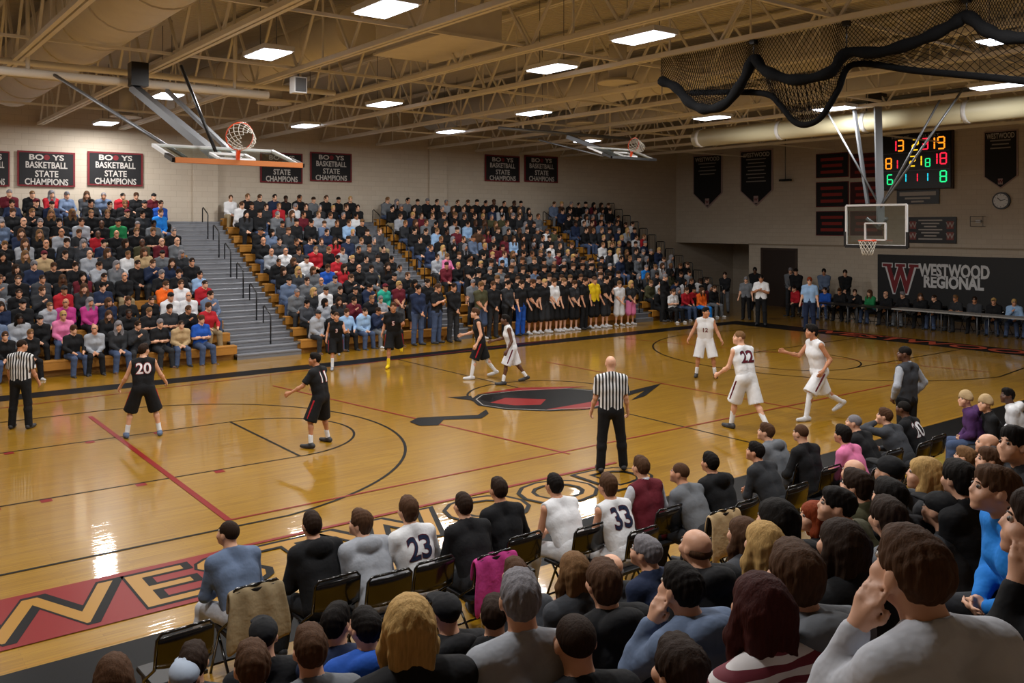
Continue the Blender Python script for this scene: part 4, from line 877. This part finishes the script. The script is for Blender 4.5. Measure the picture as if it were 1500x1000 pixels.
near = [(1340, 768, 150, cheek(-1), 'long', 'pale_grey', 'short', 'brown', 0, 75, 'large man in pale grey sweater resting cheek on hand'),
 (1528, 714, 140, cheek(-1), 'long', 'black', 'short', 'dark_brown', 0, 115, 'man in black with hand at chin beside the blue pullover'),
 (1462, 684, 88, CH1, 'long', 'bright_blue', 'short', 'brown', 0, 135, 'man in bright blue pullover looking along the court'),
 (1118, 855, 120, CH3, 'long', 'stripes', 'long', 'auburn', 0, 80, 'woman with long auburn hair in maroon striped top'),
 (1168, 803, 98, CH1, 'hoodie', 'grey', 'full', 'brown', 0, 75, 'boy with thick brown hair in grey hoodie'),
 (1122, 773, 70, CH3, 'long', 'black', 'long', 'blond', 0, 85, 'woman with long blond hair behind the grey hoodie boy'),
 (1000, 822, 82, cheek(-1), 'hoodie', 'steel_blue', 'short', 'black', 0, 90, 'youth in blue grey hoodie with hand at his mouth'),
 (1000, 945, 100, CH1, 'long', 'black', 'full', 'dark_brown', 0, 85, 'dark haired head in black close below the blue grey hoodie'),
 (845, 910, 95, CH3, 'long', 'black', 'buzz', 'dark_brown', 0, 80, 'man with cropped dark hair in black, near the pale quarter-zip'),
 (763, 848, 88, CH3, 'long', 'light_grey', 'short', 'grey', 0, 75, 'grey haired man in light grey quarter-zip sweater'),
 (756, 820, 52, CH1, 'long', 'dark_grey', 'short', 'brown', 0, 80, 'brown haired child behind the grey haired man'),
 (836, 850, 60, CH2, 'hoodie', 'black', 'full', 'dark_brown', 0, 70, 'dark haired spectator in black beside the grey haired man'),
 (886, 832, 72, CH3, 'hoodie', 'black', 'full', 'brown', 0, 85, 'brown haired youth in black hoodie beside the blue grey hoodie'),
 (897, 812, 46, CH1, 'long', 'charcoal', 'bald', 'grey', 0, 90, 'bald spectator below the bench players'),
 (842, 812, 58, CH1, 'long', 'dark_grey', 'bob', 'light_brown', 0, 80, 'woman with wavy light brown hair below the bench'),
 (948, 782, 56, CH2, 'long', 'navy', 'short', 'grey', 0, 90, 'grey haired man in navy jacket below the bench'),
 (1022, 776, 60, CH1, 'hoodie', 'black', 'bald', 'brown', 0, 85, 'balding man in black hoodie below the bench'),
 (600, 885, 92, CH3, 'long', 'black', 'bob', 'blond', 0, 80, 'woman with thick blond bob in black'),
 (655, 874, 58, CH1, 'hoodie', 'black', 'cap', 'black', 0, 85, 'person in black cap and black hoodie beside blond bob'),
 (537, 888, 62, CH2, 'hoodie', 'royal_blue', 'short', 'black', 0, 75, 'black haired youth in royal blue hoodie'),
 (491, 887, 58, {**CH1, 'hyaw': -50}, 'long', 'navy', 'short', 'black', 0, 80, 'black haired man in navy turning toward the blue hoodie'),
 (455, 920, 70, CH1, 'long', 'grey', 'short', 'brown', 0, 80, 'brown haired boy in grey with head turned away'),
 (386, 914, 58, CH3, 'long', 'black', 'cap', 'black', 0, 85, 'person in black cap in front of the khaki jacket'),
 (370, 944, 78, CH1, 'long', 'charcoal', 'short', 'brown', 0, 80, 'brown haired man seated just behind the black cap'),
 (283, 945, 48, CH1, 'long', 'dark_grey', 'short', 'dark_brown', 0, 70, 'dark haired spectator beyond the pale cap'),
 (270, 974, 60, CH3, 'long', 'charcoal', 'cap', 'light', 0, 80, 'person wearing pale grey blue cap'),
 (166, 962, 66, CH1, 'long', 'black', 'long', 'brown', 0, 80, 'spectator with long brown hair by the black floor band'),
 (590, 966, 66, CH2, 'long', 'black', 'full', 'black', 0, 80, 'black haired head just behind the blond bob'),
 (724, 880, 60, CH3, 'long', 'black', 'short', 'dark_brown', 0, 60, 'man in black blazer beside grey haired man'),
 (1140, 734, 66, CH1, 'long', 'black', 'long', 'black', 0, 90, 'woman with long black hair below the pink sweater'),
 (1196, 736, 50, {**CH1, 'hyaw': 40}, 'long', 'black', 'bob', 'ginger', 0, 100, 'red haired woman in profile'),
 (1228, 710, 58, CH2, 'long', 'olive', 'short', 'black', 0, 110, 'dark haired man in olive jacket beside the red haired woman'),
 (1236, 765, 78, CH1, 'long', 'black', 'long', 'dark_brown', 0, 80, 'woman with long dark brown hair behind the red haired woman'),
 (1304, 738, 72, CH3, 'long', 'grey', 'full', 'dark_brown', 0, 80, 'dark haired spectator in grey behind the pale sweater man'),
 (1306, 705, 56, CH1, 'long', 'charcoal', 'full', 'black', 0, 85, 'black haired spectator under the black cap'),
 (1306, 671, 48, CH1, 'long', 'dark_grey', 'cap', 'black', 0, 90, 'spectator in black cap behind the pink sweater woman'),
 (1358, 672, 52, {**CH1, 'hyaw': 25}, 'long', 'charcoal', 'bob', 'blond', 0, 95, 'woman with pale blond bob near the folding chairs'),
 (1408, 682, 58, CH3, 'long', 'black', 'full', 'black', 0, 85, 'black haired man in plain black beside blue pullover'),
 (1368, 708, 48, {**CH1, 'hyaw': 30}, 'long', 'grey', 'beanie', 'greyhat', 0, 95, 'person in grey knit beanie'),
 (1380, 724, 58, CH1, 'long', 'charcoal', 'cap', 'black', 0, 85, 'person in backward black cap beside grey beanie'),
 (1452, 656, 42, {**CH1, 'hyaw': 20}, 'long', 'black', 'short', 'brown', 0, 110, 'brown haired spectator beyond the blue pullover'),
 (1448, 632, 36, CH2, 'long', 'dark_grey', 'bald', 'grey', 0, 100, 'bald man beyond the folding chairs'),
 (1488, 625, 54, {**CH1, 'hyaw': 40}, 'long', 'black', 'short', 'black', 0, 120, 'dark haired man in black seen in profile'),
 (1416, 655, 34, CH1, 'long', 'brown', 'short', 'light_brown', 0, 100, 'child with light brown hair beside the bald man'),
 (1253, 673, 42, CH1, 'long', 'charcoal', 'bald', 'brown', 0, 85, 'balding spectator behind the pink sweater'),
 (1256, 686, 50, CH2, 'long', 'olive', 'full', 'dark_brown', 0, 85, 'spectator with tousled dark hair behind balding man'),
 (1091, 760, 52, CH1, 'hoodie', 'dark_grey', 'long', 'brown', 0, 90, 'long brown haired spectator behind charcoal bench pullover'),
 (1412, 577, 36, {**CH1, 'hyaw': 40}, 'hoodie', 'purple', 'beanie', 'tan', 0, 120, 'person in purple jacket and pale hat at the bench end'),
 (1440, 583, 38, {**CH1, 'hyaw': 40}, 'long', 'black', 'beanie', 'tan', 0, 125, 'person in black jacket and tan beanie'),
 (1475, 572, 40, {**CH1, 'hyaw': 30}, 'hoodie', 'white', 'short', 'black', 3, 115, 'man in white hoodie at the bench end')]
for i, (u, v, px, po, top, sh, st, ha, sk, hdg, lab) in enumerate(near):
    a, b_ = ray(u); best = None; d0 = FPX*.245/px
    fw = .62*math.sin(D(po['lean']))
    if u > 1400 and v < 600: k, Y, sz = 0, None, .45
    for k, (y, z) in enumerate(NR):
        for dy in (-.16, -.08, 0, .08, .16):
            d = (y+dy+fw)/b_; zt = CH-(v-HZ)/FPX*d; e = abs(math.log(d/d0))+.3*abs(zt-z-.87)
            if best is None or e < best[0]: best = (e, d, y+dy, z, zt)
    if u > 1400 and v < 600: hp = on_z(u, v, 1.28); base = Vector((hp.x, hp.y-fw, .45)); zs_ = 1; chair((hp.x, hp.y-fw, 0), .2, 'folding chair under the %s' % lab[:50].rsplit(' ', 1)[0])
    else:
        _, d, y, z, zt = best; hx = d*a; base = Vector((hx, y, z)); zs_ = max(.88, min(1.15, (zt-z)/.87)); base.z = zt-.87*zs_
    hm = None
    if st == 'cap': hm = cloth('black') if ha == 'black' else mat('cap_pale', 'a3b1c4', .8)
    if st == 'beanie': hm = cloth('tan') if ha == 'tan' else cloth('grey')
    ha2 = ha if ha in HAIR else 'brown'
    off = D(hdg-90); c_, s_ = math.cos(off), math.sin(off)
    base.x += -(-s_*fw); base.y += fw-c_*fw if not (u > 1400 and v < 600) else 0
    person(base, hd(hdg), po, lab, top=top, shirt=sh if sh != 'stripes' else 'white', shirt_m=striped('maroon_stripes', 'd9d6d8', '6e2232', .05, 2) if sh == 'stripes' else None, pants='denim' if i % 2 else 'charcoal', style=st, hair=ha2, hstyle_m=hm, skin=sk, sit=True, zs=zs_, h=.0105 if px > 70 else .014)
# ------------------------------------------------------------------ baskets
def rim_net(t, c, fwd, up_, r=.23):
    side = fwd.cross(up_); cc = c
    ring = [cc+(fwd*math.cos(a)+side*math.sin(a))*r for a in [2*math.pi*i/24 for i in range(24)]]
    rm = tubes('rim', [(ring, .012, True)], M_orange, t); rod('rim_bracket', cc-fwd*(r+.16), cc-fwd*r, .04, M_orange, t, square=True)
    st = []; n = 12
    for i in range(n):
        for sgn in (1, -1):
            pts = []
            for k in range(6):
                a = 2*math.pi*(i+sgn*k*.5)/n; rr = r*(1-.09*k); pts.append(cc+(fwd*math.cos(a)+side*math.sin(a))*rr-up_*(.08*k))
            st.append((pts, .006, False))
    tubes('net', st, M_net, rm, 4)
def backboard(t, c, right, up_, w_, h_, pad=None):
    fwd = right.cross(up_); fwd.normalize()
    V = lambda x, y, z=0: c+right*x+up_*y+fwd*z
    def bar(nm, a, b, r, m): return rod(nm, a, b, r, m, t, square=True)
    me = mesh([V(-w_/2, -h_/2), V(w_/2, -h_/2), V(w_/2, h_/2), V(-w_/2, h_/2), V(-w_/2, -h_/2, .02), V(w_/2, -h_/2, .02), V(w_/2, h_/2, .02), V(-w_/2, h_/2, .02)], [(3, 2, 1, 0), (4, 5, 6, 7), (0, 1, 5, 4), (1, 2, 6, 5), (2, 3, 7, 6), (3, 0, 4, 7)]); gb = link('glass_board', me, t, glassm())
    for (a, b) in (((-w_/2, -h_/2), (w_/2, -h_/2)), ((w_/2, -h_/2), (w_/2, h_/2)), ((w_/2, h_/2), (-w_/2, h_/2)), ((-w_/2, h_/2), (-w_/2, -h_/2))): bar('board_frame', V(*a, .01), V(*b, .01), .038, M_white)
    y0 = -h_/2+.16; q = [(-.3, y0), (.3, y0), (.3, y0+.46), (-.3, y0+.46)]
    for i in range(4): rod('target_line', V(*q[i], .03), V(*q[(i+1) % 4], .03), .03, M_white, gb, square=True)
    pm = pad or M_black
    bar('edge_pad', V(-w_/2-.02, -h_/2-.03, .01), V(w_/2+.02, -h_/2-.03, .01), .06, pm)
    for s in (-1, 1): bar('edge_pad', V(s*(w_/2+.03), -h_/2-.04, .01), V(s*(w_/2+.03), -h_/2+.38, .01), .05, M_black)
    rim_net(t, V(0, y0-.02, .42), fwd, up_)
    return fwd
# main basket
d = 24.6; c = at_d(1283, 330, d); t = thing('basketball_hoop', 'lowered glass backboard with orange rim hung from the roof before the end wall', 'basketball hoop')
R_ = Vector((0, -1, 0)); U_ = Vector((0, 0, 1)); bf = backboard(t, c, R_, U_, 1.78, 1.12)
m1 = c+Vector((.25, 0, -.1)); topp = Vector((c.x+.6, c.y+.3, ZB+.2))
rod('mast', m1, topp, .13, M_steel, t, square=True); rod('mast', m1+Vector((.05, .42, .7)), topp+Vector((0, .75, 0)), .06, M_steel, t, square=True)
rod('board_arm', c+Vector((.03, .3, .2)), m1, .05, M_steel, t); rod('board_arm', c+Vector((.03, -.3, .2)), m1, .05, M_steel, t)
for (dy, dx) in ((1.7, 0), (-1.9, 0), (-2.5, -.2)): rod('brace', m1+Vector((0, 0, .6)), topp+Vector((dx, dy, 0)), .03, M_steel, t)
rod('pivot_pipe', topp+Vector((0, -2.6, 0)), topp+Vector((0, 2.4, 0)), .06, M_steel, t); box('winch', (.3, .4, .35), topp, M_black, t)
def raised(cu, cv, d, w_, label, dirv, pad, scale=1):
    c = at_d(cu, cv, d); t = thing('basketball_hoop', label, 'basketball hoop')
    right = Vector((1, 0, 0)); upv = Vector((0, dirv[0], dirv[1])).normalized()
    fw = backboard(t, c, right, upv, w_, w_*.6, pad); return t, c, fw, upv
# cross-court baskets swung up toward the roof: board nearly level
t, c, fw, uv = raised(333, 228, 15.2, 2.1, 'raised glass backboard with orange edge folded up over the left key', (1, .26), mat('pad_orange', 'b0662e', .6))
pv = at_d(195, 128, 19.0); ms_ = c+uv*.35-fw*.12
rod('mast', ms_, pv, .11, M_steel, t, square=True); rod('mast', ms_+Vector((.35, 0, 0)), pv+Vector((.7, 0, 0)), .05, M_steel, t, square=True)
rod('strut', c+Vector((-.1, .2, 0)), at_d(265, 96, 15.6), .03, M_black, t); rod('brace', c+Vector((-.6, .3, -.05)), at_d(80, 110, 18), .035, M_steel, t)
rod('pivot_pipe', pv+Vector((-6, 0, .1)), pv+Vector((3, 0, .1)), .09, M_beam, t, 10); rod('pivot_pipe', pv+Vector((-6, .6, .4)), pv+Vector((5, .6, .4)), .07, M_beam, t, 10)
for dx in (-2, 2.2): rod('hanger', pv+Vector((dx, 0, .1)), (pv.x+dx, pv.y, ZD), .04, M_beam, t)
box('winch', (.35, .3, .5), pv+Vector((.05, -.2, .25)), M_black, t)
t, c, fw, uv = raised(910, 225, 29, 1.95, 'smaller raised glass backboard folded up above the far bleachers', (1, .35), None)
pv = at_d(832, 200, 31); rod('mast', c+uv*.2-fw*.1, pv, .1, M_steel, t, square=True); rod('pivot_pipe', pv+Vector((-3, 0, .1)), pv+Vector((3, 0, .1)), .06, M_steel, t)
rod('brace', c+Vector((-.6, .2, -.1)), at_d(790, 205, 31), .03, M_steel, t)
for dx in (-2, 2): rod('hanger', pv+Vector((dx, 0, .1)), (pv.x+dx, pv.y, ZD), .04, M_beam, t)
# ------------------------------------------------------------------ wall signs
RF = (math.pi/2, 0, 0); RE = (math.pi/2, 0, -math.pi/2)
M_ban = mat('banner_black', '141418', .8, bump=.2, bscale=3); M_bred = mat('banner_red', '6e1a22', .8); M_ink = mat('banner_ink', 'b9b4b0', .8); M_dred = mat('banner_dark_red', '3a1218', .8); M_rink = mat('banner_red_ink', '8c2a24', .8)
def farbanner(u0, v0, u1, v1, label):
    a = on_Y(u0, v0, YF-.05); b = on_Y(u1, v1, YF-.05); w_ = b.x-a.x; h_ = a.z-on_Y(u0, v1, YF-.05).z
    t = thing('wall_banner', label, 'banner', ((a.x+b.x)/2, YF-.06, a.z-h_))
    box('border', (w_, .02, h_), (0, 0, h_/2), M_bred, t); box('cloth', (w_*.93, .02, h_*.9), (0, -.012, h_/2), M_ban, t)
    for (s, f, hh, ww) in (('BO   YS', .83, .17, .6), ('BASKETBALL', .61, .2, .72), ('STATE', .36, .2, .4), ('CHAMPIONS', .13, .2, .75)): text('lettering', s, h_*hh*1.25, M_ink, t, (0, -.028, h_*f), RF, .006, w_*ww)
    # ball mark
    V = [(.06*h_*1.3*math.cos(k*math.pi/8), 0, .06*h_*1.3*math.sin(k*math.pi/8)) for k in range(16)]; link('ball_mark', mesh(V, [tuple(range(16))]), t, M_bred, (0, -.034, h_*.83))
farbanner(-45, 219, 14, 272, 'black state champions banner cut by the picture at the far wall')
farbanner(25, 220, 110, 272, 'widest black state champions banner on the far wall')
farbanner(128, 221, 209, 271, 'black state champions banner beside the widest one'); farbanner(381, 222, 443, 267, 'black state champions banner partly behind the raised backboard')
farbanner(454, 222, 515, 265, 'black state champions banner right beside the raised backboard'); farbanner(710, 226, 761, 265, 'first of two small state champions banners near the smaller raised backboard')
farbanner(768, 227, 817, 266, 'small state champions banner nearest the smaller raised backboard')
XW_ = XE-.05
def ebox(u0, v0, u1, v1):
    a = on_X(u0, v0, XW_); b = on_X(u1, v1, XW_); c = on_X((u0+u1)/2, v0, XW_); d_ = on_X((u0+u1)/2, v1, XW_); return (a.y+b.y)/2, a.y-b.y, d_.z, c.z-d_.z
def pennant(u0, v0, u1, vs_, vt, label, lines):
    y, w_, z, h_ = ebox(u0, v0, u1, vt); tip = h_*(vt-vs_)/(vt-v0); t = thing('pennant_banner', label, 'banner', (XW_, y, z))
    def pg(nm, s, m, off): link(nm, mesh([(-off, w_/2*s, h_-(1-s)*w_/2), (-off, -w_/2*s, h_-(1-s)*w_/2), (-off, -w_/2*s, tip), (-off, 0, (1-s)*w_/2), (-off, w_/2*s, tip), (-off+.02, w_/2*s, h_-(1-s)*w_/2), (-off+.02, -w_/2*s, h_-(1-s)*w_/2), (-off+.02, -w_/2*s, tip), (-off+.02, 0, (1-s)*w_/2), (-off+.02, w_/2*s, tip)], [(4, 3, 2, 1, 0), (5, 6, 7, 8, 9)]+[(i, (i+1) % 5, 5+(i+1) % 5, 5+i) for i in range(5)]), t, m)
    pg('border', 1, mat('pennant_trim', 'a08a88', .8), .0); pg('cloth', .92, M_ban, .012); text('lettering', 'WESTWOOD', .3, M_ink, t, (-.02, 0, h_*.91), RE, .005, w_*.82)
    for i in range(lines): box('text_line', (.006, w_*(.6-.1*(i % 2)), .05), (-.018, 0, h_*(.83-.065*i)), mat('faded_ink', '8f8a86', .8), t)
    box('crest', (.006, w_*.14, w_*.18), (-.018, 0, h_*.12), mat('pennant_trim', 'a08a88', .8), t); text('crest_letter', 'W', .2, M_bred, t, (-.025, 0, h_*.12), RE, .004)
pennant(1015, 226, 1058, 283, 305, 'black pennant banner nearest the bleacher corner', 4); pennant(1084, 219, 1132, 279, 302, 'black pennant banner with many text lines', 7); pennant(1441, 191, 1491, 258, 276, 'black pennant banner above the wall clock', 3)
for r, (v0, v1) in enumerate(((225, 259), (267, 302), (310, 344))):
    for c_, (u0, u1) in enumerate(((1196, 1242), (1246, 1292))):
        y, w_, z, h_ = ebox(u0, v0, u1, v1); t = thing('title_banner', 'dark red lettered banner, %s of the %s column' % (('top', 'middle', 'bottom')[r], ('first', 'second')[c_]) + (' by the pennants' if c_ == 0 else ' behind the hoop mast'), 'banner', (XW_, y, z))
        box('cloth', (.02, w_, h_), (0, 0, h_/2), M_ban if c_ == 0 else M_dred, t); box('border', (.014, w_+.06, h_+.06), (.006, 0, h_/2), M_bred, t)
        for i in range(3): box('text_line', (.006, w_*(.72-.08*(i % 2)), h_*.13), (-.013, 0, h_*(.76-.27*i)), M_rink, t)
y, w_, z, h_ = ebox(1296, 196, 1396, 276); t = thing('scoreboard', 'black electronic scoreboard with coloured digits on the end wall', 'scoreboard', (XW_-.1, y, z))
cab = box('cabinet', (.2, w_, h_), (0, 0, h_/2), M_black, t); box('frame', (.16, w_+.1, h_+.1), (.03, 0, h_/2), mat('board_brown', '3a2a22', .5), t)
SEG = dict(zip('0123456789', ('abcdef', 'bc', 'abged', 'abgcd', 'fgbc', 'afgcd', 'afgedc', 'abc', 'abcdefg', 'abcdfg')))
def digit(ch, yc, zc, s, m):
    w2, h2 = s*.28, s*.5; L = {'a': (0, h2, 1), 'g': (0, 0, 1), 'd': (0, -h2, 1), 'b': (-w2, h2/2, 0), 'c': (-w2, -h2/2, 0), 'f': (w2, h2/2, 0), 'e': (w2, -h2/2, 0)}
    V = []; F = []
    for k in SEG[ch]:
        a, b, hz = L[k]; sy, sz = (w2*.85, s*.06) if hz else (s*.06, h2*.45); o = len(V)
        for x in (-.01, 0):
            V += [(x, a-sy, b-sz), (x, a+sy, b-sz), (x, a+sy, b+sz), (x, a-sy, b+sz)]
        F += [(o, o+1, o+2, o+3), (o+7, o+6, o+5, o+4), (o, o+4, o+5, o+1), (o+1, o+5, o+6, o+2), (o+2, o+6, o+7, o+3), (o+3, o+7, o+4, o)]
    link('digit', mesh(V, F), cab, m, (-.105, yc, zc-h_/2))
def led(n, h): return mat('led_'+n, h, .5, emit=2.2)
LO, LR, LG, LY, LC = led('orange', 'f08a1e'), led('red', 'e0203a'), led('green', '1ed07a'), led('yellow', 'e8b81e'), led('cyan', '1eb8d0')
for (s, fx, fz, m, sz) in (('1', .17, .8, LR, .24), ('3', .28, .8, LO, .24), ('2', .5, .8, LY, .24), ('3', .64, .8, LR, .24), ('1', .73, .8, LO, .26), ('9', .87, .8, LO, .26), ('8', .1, .48, LO, .24), ('1', .2, .46, LR, .2), ('2', .46, .5, LY, .22), ('1', .55, .5, LY, .22), ('8', .68, .46, LG, .18), ('1', .77, .52, LR, .24), ('8', .9, .52, LR, .24), ('6', .12, .18, LG, .22), ('1', .33, .2, LC, .18), ('1', .5, .2, LR, .18), ('1', .65, .2, LC, .18), ('8', .9, .2, LG, .24)): digit(s, w_*(.5-fx), h_*fz, h_*sz*.8, m)
text('caption', 'HOME      GUEST', .16, M_ink, t, (-.11, 0, h_*.95), RE, 0, w_*.7)
for fz in (.33, .66): box('divider', (.01, w_*.96, .025), (-.105, 0, h_*fz), M_steel, t)
def esign(u0, v0, u1, v1, name, label, m=M_black):
    y, w_, z, h_ = ebox(u0, v0, u1, v1); t = thing(name, label, 'sign', (XW_, y, z)); box('panel', (.05, w_, h_), (0, 0, h_/2), m, t); return t, w_, h_
t, w_, h_ = esign(1314, 277, 1376, 299, 'sponsor_sign', 'narrow black sign under the scoreboard with white lettering')
for i, (f, ww) in enumerate(((.7, .86), (.4, .6), (.18, .3))): box('text_line', (.01, w_*ww, h_*(.26 if i == 0 else .12)), (-.028, 0, h_*f), M_ink, t)
t, w_, h_ = esign(1331, 318, 1401, 356, 'records_sign', 'black sign with crests and white text lines beside the hoop')
for i in range(7): box('text_line', (.01, w_*(.5-.12*(i % 3)), h_*.05), (-.028, .03*w_, h_*(.88-.12*i)), M_ink, t)
for (fy, fz) in ((.4, .7), (.4, .28), (-.38, .7), (-.38, .28)): box('crest', (.01, w_*.14, h_*.3), (-.028, fy*w_, h_*fz), mat('crest_red', '8a4a48', .7), t); text('crest_letter', 'W', h_*.3, M_ink, t, (-.036, fy*w_, h_*fz), RE, .003)
t, w_, h_ = esign(1286, 376, 1560, 470, 'wall_pad', 'black padded end wall panel with red W and white school lettering', mat('pad_black', '101114', .5))
Wc = on_X(1318, 408, XW_); y0 = t.location.y; z0 = t.location.z
def onpad(u, v): q = on_X(u, v, XW_-.03); return q.y-y0, q.z-z0
yy, zz = onpad(1319, 409); text('emblem_outline', 'W', 1.65, M_white, t, (-.03, yy, zz), RE, .09, 1.5); text('emblem', 'W', 1.6, mat('emblem_red', '7c1822', .6), t, (-.036, yy, zz), RE, .05, 1.28)
for sy in (-.6, 0, .6):
    box('emblem_serif_outline', (.008, .5, .2), (-.03, yy+sy, zz+.6), M_white, t); box('emblem_serif', (.008, .42, .12), (-.038, yy+sy, zz+.6), mat('emblem_red', '7c1822', .6), t)
yy, zz = onpad(1396, 397); wdt = on_X(1344, 397, XW_).y-on_X(1448, 397, XW_).y; text('lettering', 'WESTWOOD', .72, M_white, t, (-.03, yy, zz), RE, .03, wdt)
yy, zz = onpad(1396, 414); wdt = on_X(1352, 414, XW_).y-on_X(1440, 414, XW_).y; text('lettering', 'REGIONAL', .68, M_white, t, (-.03, yy, zz), RE, .03, wdt)
q = on_X(1467, 294, XW_); t = thing('wall_clock', 'round white wall clock with black rim', 'clock', q)
rod('rim', (.03, 0, 0), (-.05, 0, 0), .34, M_black, t, 24); rod('face', (-.05, 0, 0), (-.07, 0, 0), .28, M_white, t, 24); rod('hand', (-.08, 0, 0), (-.08, .12, .12), .012, M_black, t); rod('hand', (-.08, 0, 0), (-.08, -.17, .05), .01, M_black, t)
for k in range(12): rod('hour_mark', (-.074, .22*math.sin(k*D(30)), .22*math.cos(k*D(30))), (-.074, .26*math.sin(k*D(30)), .26*math.cos(k*D(30))), .008, M_black, t, 4)
q = on_X(1434, 324, XW_); t = thing('wire_cage', 'small wire cage guarding a wall device near the clock', 'cage', q)
for y in (-.25, .25):
    rod('wire', (0, y, -.2), (-.2, y, -.2), .012, M_steel, t); rod('wire', (-.2, y, -.2), (-.2, y, .2), .012, M_steel, t); rod('wire', (0, y, .2), (-.2, y, .2), .012, M_steel, t)
for z in (-.2, 0, .2): rod('wire', (-.2, -.25, z), (-.2, .25, z), .012, M_steel, t)
box('device', (.08, .2, .12), (-.04, 0, 0), M_white, t)
q = on_X(1154, 264, XW_); t = thing('wall_camera', 'small device on a bracket hung beside the pennant', 'camera', q); box('body', (.2, .6, .1), (-.2, 0, 0), M_black, t); rod('drop_rod', (-.2, 0, 0), (-.2, 0, 2.2), .02, M_steel, t)
# ------------------------------------------------------------------ end-wall tables and people
TXX = 32.6
ya = on_X(1200, 452, TXX).y; yb = on_X(1520, 470, TXX).y; n = 5; step = (ya-yb)/n
for i in range(n):
    yc = ya-step*(i+.5); m = M_black if i < 2 else mat('table_grey', '8f8d8a', .5); t = thing('folding_table', '%s folding table, %s from the bleachers in the end wall row' % ('black' if i < 2 else 'pale', ('first', 'second', 'third', 'fourth', 'fifth')[i]), 'table', (TXX, yc, 0))
    box('tabletop', (.76, step-.02, .05), (0, 0, .76), m, t)
    for sy in (-1, 1):
        for sx in (-1, 1): rod('leg', (sx*.28, sy*(step/2-.2), 0), (sx*.28, sy*(step/2-.2), .74), .018, M_steel, t)
        rod('leg_brace', (-.28, sy*(step/2-.2), .2), (.28, sy*(step/2-.2), .2), .012, M_steel, t)
tc = ['red', 'black', 'royal_blue', 'black', 'black', 'green', 'black', 'black', 'black', 'black', 'charcoal', 'dark_grey', 'black', 'light_blue', 'black']
for i, c_ in enumerate(tc):
    y = ya+1.6-(ya-yb+1.2)*i/(len(tc)-1); vi = (i*4+1) % 9
    o = link('person', sitm[vi], None, None, (TXX+.85, y, .45), (0, 0, math.pi/2+random.uniform(-.3, .3))); hcn = pick(HRW); dress(o, skinm(random.choice([0, 1, 0, 2])), hairm(hcn), cloth(c_), cloth(pick(PTW)), M_shoe[0])
    tag(o, 'official in %s top seated at the end wall tables, %s from the door' % (nice(c_), ('first', 'second', 'third', 'fourth', 'fifth', 'sixth', 'seventh', 'eighth', 'ninth', 'tenth', 'eleventh', 'twelfth', 'thirteenth', 'fourteenth', 'fifteenth')[i]), 'person', 'officials at the end tables')
    chair((TXX+.85, y, 0), math.pi/2, 'folding chair behind the end wall tables, number %s from the door' % ('one', 'two', 'three', 'four', 'five', 'six', 'seven', 'eight', 'nine', 'ten', 'eleven', 'twelve', 'thirteen', 'fourteen', 'fifteen')[i], 'chairs at the end tables')
RW = math.pi/2+.5
for (u, vf, vt, vi, sh, pa, ha, sk, lab) in ((1062, 458, 398, 0, 'black', 'grey', 'dark_brown', 0, 'man in black shirt and grey trousers standing by the bleacher end'), (1093, 468, 405, 2, 'grey', 'black', 'grey', 0, 'man in grey polo and black trousers standing beside white polo'),
    (1115, 476, 402, 6, 'white', 'black', 'black', 2, 'man in white polo and black trousers with raised hands'), (1186, 483, 404, 2, 'light_blue', 'navy', 'ginger', 0, 'man in light blue shirt and navy trousers before the tables'), (1106, 454, 382, 0, 'black', 'black', 'black', 3, 'man in black standing against the door'),
    (1158, 455, 388, 0, 'grey', 'charcoal', 'grey', 0, 'man in grey standing near the door frame'), (1166, 458, 393, 5, 'black', 'charcoal', 'black', 0, 'person in black cap and hoodie standing near the door'), (1207, 458, 389, 0, 'steel_blue', 'charcoal', 'black', 2, 'man in blue grey hoodie standing by the end wall'),
    (1238, 461, 387, 0, 'black', 'charcoal', 'dark_brown', 0, 'man in black pullover standing beside the black wall pad')): crowd_stand(u, vf, vt, vi, sh, pa, ha, sk, lab, RW, 0)
for i, (u, v, c_, pa, vi) in enumerate(((985, 455, 'white', 'black', 5), (1004, 452, 'red', 'denim', 2), (1026, 452, 'orange', 'bright_blue', 3), (1043, 448, 'black', 'grey', 0))):
    q = on_z(u, v, .45); o = link('person', sitm[vi], None, None, (q.x, q.y, .45), (0, 0, math.pi-.1)); dress(o, skinm(0), hairm('brown'), cloth(c_), cloth(pa), M_shoe[1]); tag(o, 'spectator in %s top and %s trousers on a chair before the last bleachers' % (c_, nice(pa)), 'person')
    chair((q.x, q.y, 0), math.pi-.1, 'folding chair holding the spectator in %s top' % c_, 'chairs before the last bleachers')
